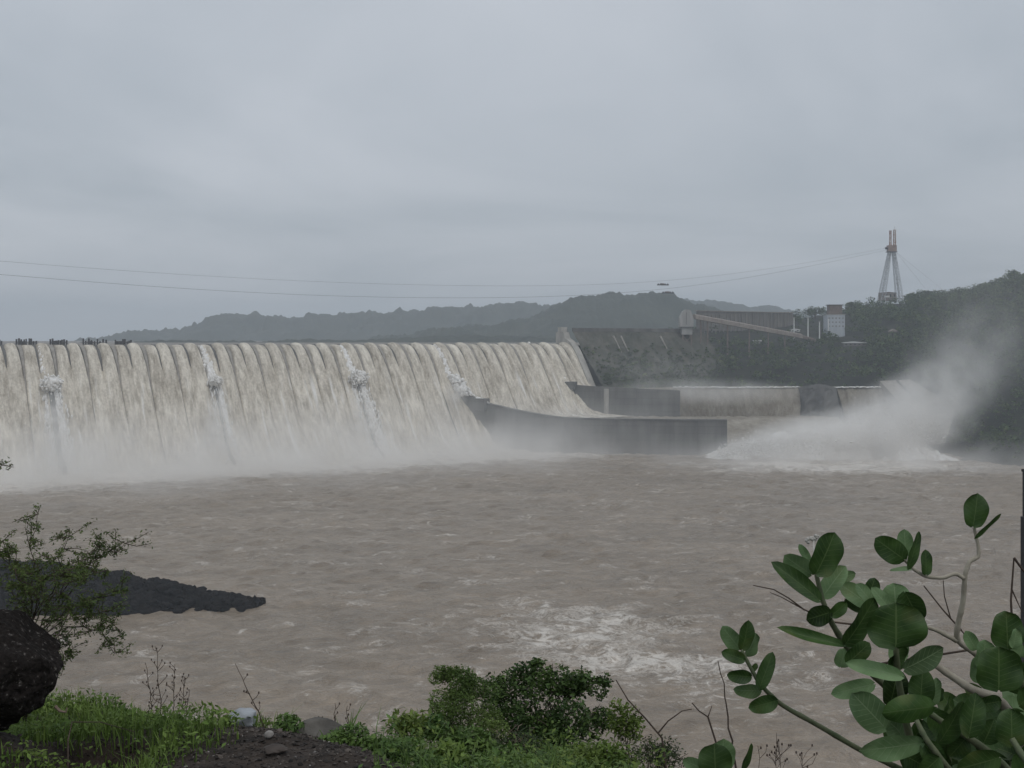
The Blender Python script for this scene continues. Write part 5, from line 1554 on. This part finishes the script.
# ================================================================== THE BIG-LEAVED SHRUB (right)
def leaf_mat(name, c_face, c_face2, vein):
    m = bpy.data.materials.new(name); m.use_nodes = True
    t = m.node_tree; b = t.nodes['Principled BSDF']
    b.inputs['Roughness'].default_value = 0.48; b.inputs['Specular IOR Level'].default_value = 0.35
    uv = t.nodes.new('ShaderNodeUVMap'); uv.uv_map = 'UVMap'
    s = t.nodes.new('ShaderNodeSeparateXYZ'); t.links.new(uv.outputs[0], s.inputs[0])
    def ma(op, a, bb=None, c=None):
        n = t.nodes.new('ShaderNodeMath'); n.operation = op
        for i, q in enumerate((a, bb, c)):
            if q is None: continue
            if hasattr(q, 'links'): t.links.new(q, n.inputs[i])
            else: n.inputs[i].default_value = q
        return n.outputs[0]
    au = ma('ABSOLUTE', s.outputs['X'])
    midrib = ma('LESS_THAN', au, 0.035)
    lat = ma('FRACT', ma('MULTIPLY', ma('SUBTRACT', s.outputs['Y'], ma('MULTIPLY', au, 0.22)), 8.0))
    latl = ma('MULTIPLY', ma('LESS_THAN', ma('ABSOLUTE', ma('SUBTRACT', lat, 0.5)), 0.055), ma('LESS_THAN', au, 0.86))
    v = ma('MAXIMUM', midrib, ma('MULTIPLY', latl, 0.55))
    g = t.nodes.new('ShaderNodeNewGeometry')
    tc = t.nodes.new('ShaderNodeTexCoord')
    n = t.nodes.new('ShaderNodeTexNoise'); n.inputs['Scale'].default_value = 34; n.inputs['Detail'].default_value = 6
    t.links.new(tc.outputs['Object'], n.inputs['Vector'])
    r = t.nodes.new('ShaderNodeValToRGB')
    r.color_ramp.elements[0].position = .3; r.color_ramp.elements[0].color = (*c_face, 1)
    r.color_ramp.elements[1].position = .72; r.color_ramp.elements[1].color = (*c_face2, 1)
    t.links.new(n.outputs['Fac'], r.inputs[0])
    hv = t.nodes.new('ShaderNodeHueSaturation')
    mr = t.nodes.new('ShaderNodeMapRange'); mr.inputs['To Min'].default_value = .65; mr.inputs['To Max'].default_value = 1.5
    t.links.new(g.outputs['Random Per Island'], mr.inputs['Value']); t.links.new(mr.outputs[0], hv.inputs['Value'])
    n3 = t.nodes.new('ShaderNodeTexNoise'); n3.inputs['Scale'].default_value = 11; n3.inputs['Detail'].default_value = 4
    t.links.new(tc.outputs['Object'], n3.inputs['Vector'])
    m3 = t.nodes.new('ShaderNodeMapRange'); m3.inputs['From Min'].default_value = .60; m3.inputs['From Max'].default_value = .74; m3.inputs['To Max'].default_value = .55
    t.links.new(n3.outputs['Fac'], m3.inputs['Value'])
    y3 = t.nodes.new('ShaderNodeMixRGB'); y3.inputs[2].default_value = (0.10, 0.115, 0.03, 1)
    t.links.new(m3.outputs[0], y3.inputs[0]); t.links.new(r.outputs[0], y3.inputs[1])
    t.links.new(y3.outputs[0], hv.inputs['Color'])
    mx = t.nodes.new('ShaderNodeMixRGB'); mx.inputs[2].default_value = (*vein, 1)
    t.links.new(ma('MULTIPLY', v, 0.85), mx.inputs[0]); t.links.new(hv.outputs[0], mx.inputs[1])
    t.links.new(mx.outputs[0], b.inputs['Base Color'])
    bu = t.nodes.new('ShaderNodeBump'); bu.inputs['Strength'].default_value = .5; bu.inputs['Distance'].default_value = .004
    t.links.new(ma('ADD', ma('MULTIPLY', n.outputs['Fac'], .6), ma('MULTIPLY', v, -0.5)), bu.inputs['Height'])
    t.links.new(bu.outputs[0], b.inputs['Normal'])
    tr = t.nodes.new('ShaderNodeBsdfTranslucent'); t.links.new(mx.outputs[0], tr.inputs[0])
    ms = t.nodes.new('ShaderNodeMixShader'); ms.inputs[0].default_value = .12
    t.links.new(b.outputs[0], ms.inputs[1]); t.links.new(tr.outputs[0], ms.inputs[2])
    t.links.new(ms.outputs[0], t.nodes['Material Output'].inputs['Surface'])
    return m
M_big = leaf_mat('broad_leaf', (0.016, 0.040, 0.008), (0.044, 0.088, 0.019), (0.09, 0.14, 0.045))
M_bloom = leaf_mat('broad_leaf_with_bloom', (0.085, 0.150, 0.060), (0.145, 0.225, 0.10), (0.22, 0.30, 0.155))
M_stemg = mat('green_stem', (0.08, 0.11, 0.055), (0.15, 0.165, 0.095), 30, .7, bump=.3, bscale=60, bdist=.003)
M_stemp = mat('pale_bark_stem', (0.26, 0.235, 0.185), (0.42, 0.385, 0.31), 24, .85, bump=.5, bscale=60, bdist=.004)
M_bud = mat('pale_flower_buds', (0.34, 0.33, 0.30), (0.52, 0.50, 0.46), 30, .8)

def zp(zx, zy): return (680 + zx / 2.666, 480 + zy / 2.666)
class Leaves:
    def __init__(s): s.m = MB(); s.uv = []
    def leaf(s, base, tip, wpx, Y, tilt=0.0, cup=.22, bend=.12, dtip=0.0, seed=0, squash=.62):
        """base and tip in close-up pixels; tilt rolls the blade about its own axis; dtip pushes the tip away"""
        r = np.random.default_rng(seed + 17)
        B = at(*zp(*base), Y); T = at(*zp(*tip), Y + dtip)
        d = T - B; L = np.linalg.norm(d); d /= L
        side = np.cross(d, (0, 1, 0)); side /= np.linalg.norm(side); face = np.cross(side, d)
        if face[1] > 0: face = -face
        c_, s_ = math.cos(tilt), math.sin(tilt)
        S = side * c_ + face * s_; Fn = face * c_ - side * s_
        W = wpx / 2.666 / FPX * Y / max(abs(c_), .3) / 2
        tt = np.linspace(0, 1, 15); uu = np.linspace(-1, 1, 11)
        wv = (1 - np.abs(2 * tt ** .92 - 1) ** 2.3).clip(0, 1) ** (squash * .9); wv[0] = 0.08; wv[-1] = 0.03
        ripple = .06 * np.sin(tt * 9 + r.uniform(0, 6)) * W
        V = []
        for i, t_ in enumerate(tt):
            c0 = B + d * L * t_ - Fn * (bend * L * (t_ ** 2 - t_ * .2))
            for u in uu:
                x = u * W * wv[i]
                V.append(c0 + S * x + Fn * (cup * W * (abs(u) ** 1.6) * wv[i] + ripple[i] * abs(u) * u * 2) + d * (-0.05 * L * u * u * (1 - t_)))
        idx = np.arange(15 * 11).reshape(15, 11)
        F = np.stack((idx[:-1, :-1], idx[:-1, 1:], idx[1:, 1:], idx[1:, :-1]), -1).reshape(-1, 4)
        s.m.addn(np.array(V), F)
        s.uv.append(np.stack((np.tile(uu, 15), np.repeat(tt, 11)), 1))
        # petiole
        return s
    def build(s, name, mat_, parent):
        return s.m.build(name, mat_, parent, smooth=True, uv=np.concatenate(s.uv))

ROOT = ground_at(0.86, 2.35)
shrub = empty('milkweed_shrub', ROOT, 'large shrub with broad round grey-green leaves filling the lower right of the photo', 'shrub')
FR = random.Random(3)
def branch(path, r0, r1, material, leaves_dark, leaves_pale, to_root=True, root=ROOT, name='branch', parent=None):
    P = [at(*zp(x, y), Y) for x, y, Y in path]
    if to_root:
        lastp = P[0]
        P = [root - np.array((0, 0, .05)), root * .65 + lastp * .35 + np.array((.03, 0, .05)), root * .25 + lastp * .75] + P
    P = np.array(P)
    q = np.linspace(0, 1, len(P)); qq = np.linspace(0, 1, len(P) * 4)
    Q = np.stack([np.interp(qq, q, P[:, k]) for k in range(3)], 1)
    Q[1:-1] = (Q[:-2] + 2 * Q[1:-1] + Q[2:]) / 4
    rad = np.linspace(r0, r1, len(Q)); rad = rad * (1 + .12 * (np.arange(len(Q)) % 4 == 0))
    b = MB().tube(Q, rad, 8).build(name, material, parent or shrub, smooth=True)
    for lst, mt in ((leaves_dark, M_big), (leaves_pale, M_bloom)):
        if lst:
            g = Leaves()
            for i, a in enumerate(lst):
                kw = dict(seed=i * 7 + len(P))
                kw.update(a[4] if len(a) > 4 else {})
                g.leaf(a[0], a[1], a[2], a[3], **kw)
            g.build('leaves', mt, b)
    return b
D_ = dict
# A: long green stem slanting to the left
branch([(640, 800, 2.3), (560, 757, 2.28), (480, 720, 2.26), (370, 655, 2.24), (270, 600, 2.22), (215, 548, 2.2), (185, 495, 2.2), (165, 455, 2.2)], .0075, .003, M_stemg,
       [((166, 452), (186, 375), 44, 2.2, D_(tilt=.35)), ((172, 480), (112, 458), 34, 2.18, D_(tilt=.2)), ((190, 524), (126, 522), 38, 2.19, D_(cup=.4)),
        ((212, 556), (247, 460), 38, 2.19, D_(tilt=-.3)), ((258, 588), (184, 610), 46, 2.19, D_(tilt=.1)), ((192, 508), (206, 490), 16, 2.2)],
       [((160, 450), (112, 393), 46, 2.24, D_(tilt=-.2)), ((176, 470), (208, 412), 40, 2.25, D_(tilt=.9)), ((216, 562), (144, 562), 40, 2.21, D_(tilt=-.2))])
# B: upright stem in the middle left, with buds
bB = branch([(610, 660, 2.3), (560, 560, 2.25), (500, 505, 2.22), (440, 440, 2.2), (402, 378, 2.18), (378, 315, 2.17), (362, 245, 2.17)], .009, .004, M_stemg,
       [((363, 250), (418, 142), 86, 2.14, D_(tilt=.25)), ((372, 320), (249, 217), 46, 2.14, D_(tilt=.35, cup=.4)), ((436, 440), (252, 401), 26, 2.13, D_(tilt=.7, bend=-.12, cup=.5)),
        ((402, 352), (338, 374), 56, 2.15, D_(cup=.1)), ((402, 362), (446, 328), 36, 2.15), ((442, 436), (528, 320), 70, 2.12, D_(tilt=.5)), ((446, 488), (508, 436), 52, 2.11, D_(cup=.1)),
        ((440, 320), (490, 352), 26, 2.2), ((500, 320), (521, 262), 46, 2.22)],
       [((350, 252), (278, 205), 58, 2.2, D_(tilt=-.3)), ((380, 312), (440, 228), 46, 2.19, D_(tilt=-.55)), ((418, 264), (470, 250), 30, 2.22), ((428, 498), (440, 450), 46, 2.24),
        ((345, 215), (318, 172), 22, 2.25), ((500, 330), (430, 278), 50, 2.2, D_(tilt=.3)), ((516, 334), (474, 276), 36, 2.16, D_(tilt=.5))])
m = MB(); r_ = np.random.default_rng(4)
blobs(m, [at(*zp(355 + r_.normal(0, 9), 157 + r_.normal(0, 4)), 2.22) for _ in range(26)], [np.array((1, 1, 1)) * r_.uniform(.002, .004) for _ in range(26)], 3, .1, 1)
m.tube([at(*zp(358, 235), 2.19), at(*zp(356, 160), 2.22)], [.0018, .0014], 5)
m.build('flower_buds', M_bud, bB, smooth=True)
# C: the thick leaf cluster in the middle
branch([(640, 790, 2.15), (600, 640, 2.12), (580, 520, 2.1), (575, 440, 2.08), (570, 400, 2.08)], .010, .004, M_stemg,
       [((576, 446), (577, 328), 158, 2.0, D_(cup=.12, bend=.05, squash=.5)), ((600, 300), (640, 378), 62, 2.12, D_(tilt=.5)), ((676, 604), (538, 622), 74, 2.0, D_(cup=-.25, bend=.0)),
        ((560, 600), (585, 505), 74, 2.12, D_(tilt=.2)), ((640, 600), (648, 504), 66, 2.1, D_(tilt=-.25)), ((600, 395), (655, 395), 52, 2.14), ((560, 500), (600, 440), 60, 2.1, D_(tilt=.7)),
        ((670, 620), (730, 690), 66, 2.08), ((690, 590), (700, 555), 22, 2.2, D_(tilt=.8)), ((700, 625), (722, 578), 18, 2.2, D_(tilt=.9)), ((600, 735), (660, 768), 60, 2.05), ((560, 640), (600, 740), 70, 2.2)],
       [((575, 345), (572, 276), 84, 2.14, D_(cup=.15)), ((556, 340), (514, 286), 34, 2.13, D_(tilt=.4)), ((592, 524), (446, 486), 40, 2.02, D_(tilt=.35, cup=.3)), ((598, 504), (708, 452), 66, 2.04, D_(tilt=.2)),
        ((516, 544), (405, 572), 46, 2.1, D_(tilt=.2)), ((548, 662), (462, 572), 86, 2.08, D_(cup=.1)), ((644, 700), (480, 727), 70, 1.98, D_(tilt=-.15, bend=.08)), ((560, 330), (530, 300), 30, 2.15),
        ((668, 600), (690, 530), 40, 2.18, D_(tilt=.5)), ((560, 450), (610, 470), 60, 2.16)])
# D: bare pale stem rising at the right, with its side twig
bD = branch([(900, 640, 2.45), (850, 520, 2.4), (795, 468, 2.36), (735, 425, 2.34), (742, 380, 2.33), (755, 325, 2.32), (760, 250, 2.31), (772, 215, 2.31), (797, 206, 2.31), (795, 172, 2.31), (783, 126, 2.31)], .0085, .003, M_stemp,
       [((781, 124), (797, 36), 70, 2.3, D_(tilt=.1, cup=.1)), ((787, 154), (853, 88), 16, 2.29, D_(tilt=.6, bend=-.05))], [])
branch([(757, 262, 2.31), (735, 248, 2.31), (700, 262, 2.31), (655, 258, 2.31), (625, 240, 2.3), (597, 212, 2.3)], .0042, .0026, M_stemp,
       [((598, 212), (522, 158), 64, 2.28, D_(tilt=-.1, cup=.1)), ((608, 236), (644, 140), 30, 2.28, D_(tilt=.4)), ((656, 252), (657, 186), 34, 2.3, D_(tilt=.2))],
       [((602, 200), (598, 132), 42, 2.34, D_(tilt=-.2)), ((622, 236), (560, 238), 10, 2.34, D_(tilt=.8))], to_root=False)
branch([(737, 428, 2.34), (690, 403, 2.33), (640, 385, 2.32)], .005, .003, M_stemp, [], [((645, 388), (610, 350), 40, 2.3)], to_root=False)
# E: the stems at the right edge
branch([(930, 720, 2.2), (880, 620, 2.15), (845, 580, 2.12), (780, 560, 2.1), (720, 520, 2.1), (680, 492, 2.1)], .011, .006, M_stemp,
       [((850, 560), (851, 445), 128, 2.0, D_(cup=.1, bend=.04, squash=.5)), ((884, 710), (886, 612), 90, 2.0, D_(cup=.05)), ((830, 600), (760, 545), 40, 2.12, D_(tilt=.4)), ((800, 600), (860, 590), 46, 2.1),
        ((905, 600), (960, 560), 70, 2.08), ((880, 560), (940, 490), 70, 2.12, D_(tilt=.3))],
       [((805, 500), (818, 428), 66, 2.14, D_(tilt=.3)), ((800, 540), (800, 470), 60, 2.15), ((789, 452), (762, 404), 36, 2.2), ((860, 640), (800, 720), 80, 2.12), ((905, 470), (915, 440), 60, 2.12)])
branch([(960, 760, 2.1), (930, 600, 2.1), (900, 500, 2.08), (875, 450, 2.08)], .008, .004, M_stemg,
       [((874, 450), (870, 350), 90, 2.06, D_(cup=.1, bend=.05, squash=.55)), ((960, 480), (985, 400), 70, 2.1), ((950, 560), (1010, 520), 80, 2.1)], [((888, 447), (900, 398), 40, 2.03, D_(tilt=.3))])
branch([(900, 800, 2.1), (830, 730, 2.06), (760, 680, 2.04), (690, 640, 2.04), (650, 610, 2.04)], .009, .005, M_stemg,
       [((688, 704), (762, 596), 66, 2.0, D_(tilt=.4)), ((770, 684), (792, 570), 66, 1.98, D_(tilt=-.1)), ((850, 740), (740, 775), 74, 1.96), ((760, 690), (720, 740), 60, 2.05), ((810, 700), (840, 640), 64, 2.08), ((900, 790), (970, 700), 90, 2.0)],
       [((830, 690), (870, 590), 90, 2.14), ((740, 690), (780, 760), 60, 2.1), ((770, 640), (820, 600), 50, 2.15)])
branch([(740, 800, 2.0), (700, 750, 1.98), (655, 690, 1.97), (630, 640, 1.98)], .007, .004, M_stemg, [((650, 700), (700, 768), 60, 1.98), ((690, 740), (640, 790), 60, 1.96)], [])
branch([(960, 800, 1.95), (915, 740, 1.96), (885, 690, 1.98)], .007, .005, M_stemg, [], [])
# more shoots filling the heart of the shrub
fr = np.random.default_rng(12)
for i, (x0, y0, x1, y1, Y) in enumerate(((720, 800, 705, 640, 2.25), (800, 810, 815, 640, 2.3), (860, 800, 930, 640, 2.25), (640, 800, 610, 690, 2.2), (880, 820, 850, 660, 2.35), (760, 820, 742, 640, 2.4), (930, 800, 900, 545, 2.3))):
    dk, pl = [], []
    for j in range(7):
        q = 1 - j / 7; sgn = 1 if j % 2 else -1
        bx0 = x0 + (x1 - x0) * q; by0 = y0 + (y1 - y0) * q
        L = fr.uniform(70, 105); a = R(fr.uniform(15, 70)) * sgn
        e = ((bx0, by0), (bx0 + L * math.sin(a), by0 - L * math.cos(a)), fr.uniform(44, 72), Y + fr.uniform(-.05, .05), D_(tilt=fr.uniform(-.7, .7), cup=fr.uniform(.1, .35), dtip=fr.uniform(-.04, .04)))
        (pl if fr.uniform() < .4 else dk).append(e)
    branch([(x0, y0, Y), ((x0 + x1) / 2 + 6, (y0 + y1) / 2, Y), (x1, y1, Y)], .006, .003, M_stemg, dk, pl)
# F: the low shoot at its left foot: a shrub of its own
R2 = ground_at(-0.0 + (715 - 512) / FPX * 2.6, 2.6)
low = empty('milkweed_shrub', R2, 'low shoot with round leaves at the bottom edge, left of the big shrub', 'shrub')
branch([(110, 830, 2.55), (112, 790, 2.5), (108, 760, 2.5)], .007, .004, M_stemg, [((95, 795), (92, 705), 92, 2.45, D_(cup=.1, squash=.5)), ((165, 775), (196, 706), 22, 2.48, D_(tilt=.6)), ((60, 790), (30, 830), 60, 2.5)], [((112, 770), (118, 692), 66, 2.56, D_(tilt=.2)), ((75, 775), (8, 748), 40, 2.5), ((150, 800), (210, 790), 50, 2.5)], root=R2, parent=low)
# bare dark twigs through the shrub
twig_path('dead_twig', [([(866, 666, 2.6), *[(*zp(x, y), 2.55) for x, y in ((790, 450), (745, 395), (700, 345), (650, 282))]], .0028), ([(*zp(750, 400), 2.55), (*zp(722, 370), 2.55), (*zp(705, 310), 2.55), (*zp(702, 268), 2.55)], .002)], 0, 'dark bare twig crossing behind the pale bare stem', M_dry, cat='dead twig')
twig_path('dead_twig', [([(*zp(460, 385), 2.35), (*zp(400, 378), 2.35), (*zp(330, 345), 2.35), (*zp(290, 315), 2.35), (*zp(250, 292), 2.35), (*zp(195, 281), 2.35)], .0022), ([(*zp(330, 345), 2.35), (*zp(270, 312), 2.35), (*zp(240, 300), 2.35)], .0014)], 0, 'thin reddish twig poking out left of the upright leafy stem', M_dry, cat='dead twig')
rt3 = down(1016, 4.0)
twig_path('dead_twig', [([rt3, (1013, 640, 4), (1011, 600, 4), (1014, 558, 4)], .006), ([(1014, 558, 4), (1022, 569, 4), (1040, 590, 4)], .005), ([(1012, 590, 4), (1022, 612, 4)], .003)], 0, 'bare forked twig at the right edge above the round leaves', M_dry, cat='dead twig')
# dark post cut by the right edge
pb = on_ground(1027.5, 5.6)
po = empty('fence_post', pb, 'dark grey post standing at the very right edge of the photo', 'post')
zt1, zt2 = at(1027, 472, 5.6)[2], at(1027, 517, 5.6)[2]
MB().box((pb[0] + .008, 5.6, (pb[2] + zt2) / 2 - .1), (.060, .05, zt2 - pb[2] + .2)).build('lower_post', M_dark, po)
MB().box((pb[0] + .008, 5.6, (zt1 + zt2) / 2 + .002), (.046, .04, zt1 - zt2)).build('upper_post', M_dark, po)
MB().box((pb[0] + .008, 5.6, zt1 + .006), (.054, .046, .012)).build('cap', M_dark, po)
# ------------------------------------------------------------------ spray and wet air
def along(s, D, z): return axis_pt(s, D, z)
fz_ = math.atan2(AXD[1], AXD[0])
for (sc, half, D0, hz, dens, sd_, lab) in ((330, 270, 108, 30, 0.062, 1.0, 'white spray bank rising off the foot of the long dam'), (70, 105, 112, 26, 0.045, 4.0, 'thin spray drifting before the long dark wall')):
    p = axis_pt(sc, D0, hz - 3)
    mist('spray_mist', p, (half, 78, hz), fz_, mist_mat('foot_spray', dens, 0.03, lo=.32, hi=.70, vertical=True, seed=sd_), lab, 'mist', ball=False)
mist('spray_mist', axis_pt(300, 150, 13), (300, 125, 16), fz_, mist_mat('low_spray', .022, 0.02, lo=.30, hi=.72, vertical=True, seed=9.0), 'low veil of spray creeping over the river before the dam', 'mist', ball=False)
mist('spray_mist', (240, 815, 11), (150, 85, 14), 0, mist_mat('low_surge_spray', .065, 0.03, lo=.34, hi=.72, vertical=True, seed=11.0), 'low spray hanging over the foaming water right of the long wall', 'mist', ball=False)
for (c, half, rz, ry, dens, pw, sd_, lab) in (
    (at(835, 443, 858), (108, 52, 27), R(-4), R(-10), .17, 1.2, 2.0, 'white burst of spray over the surge'),
    (at(900, 418, 880), (82, 48, 34), R(0), R(-27), .12, 1.3, 3.0, 'white spray thrown up at the right end of the surge'),
    (at(955, 375, 880), (75, 50, 42), R(0), R(-40), .026, 1.3, 6.0, 'thin plume of spray drifting up the dark hillside'),
    (at(985, 325, 890), (60, 50, 75), R(0), R(20), .007, 1.2, 8.0, 'faint top of the plume spreading over the dark hillside'),
    (at(700, 392, 990), (95, 30, 13), R(-3), 0, .06, 1.1, 5.0, 'veil of spray over the chute between the grey walls'),
    (at(640, 372, 1020), (90, 26, 20), 0, 0, .016, 1.0, 7.0, 'faint spray hanging before the masonry dam')):
    mist('spray_mist', c, half, rz, mist_mat('surge_spray', dens, 0.05, lo=.28, hi=.72, power=pw, seed=sd_), lab, 'mist', ry=ry)
for i, (px, py, Yk) in enumerate(((54, 425, 770), (218, 425, 830), (362, 420, 890), (455, 395, 945))):
    c = at(px, py, Yk - 12)
    mist('spray_mist', c, (11, 9, 30 if i < 3 else 14), 0, mist_mat('burst_spray', .20, 0.14, lo=.36, hi=.66, power=1.0, seed=20.0 + i), ('white spray round the burst nearest the photo edge', 'white spray round the slimmest burst on the dam face', 'white spray round the ragged burst in the middle of the dam', 'white spray where the dam flow meets the long grey wall')[i], 'mist')
hm, _t, _v = volume_mat('haze_air', (0.82, 0.89, 0.96), 0.00020, 0.0)
hb = MB().box((0, 2500, 152.5), (13800, 10800, 315)).build('haze', hm)
hb['kind'] = 'stuff'
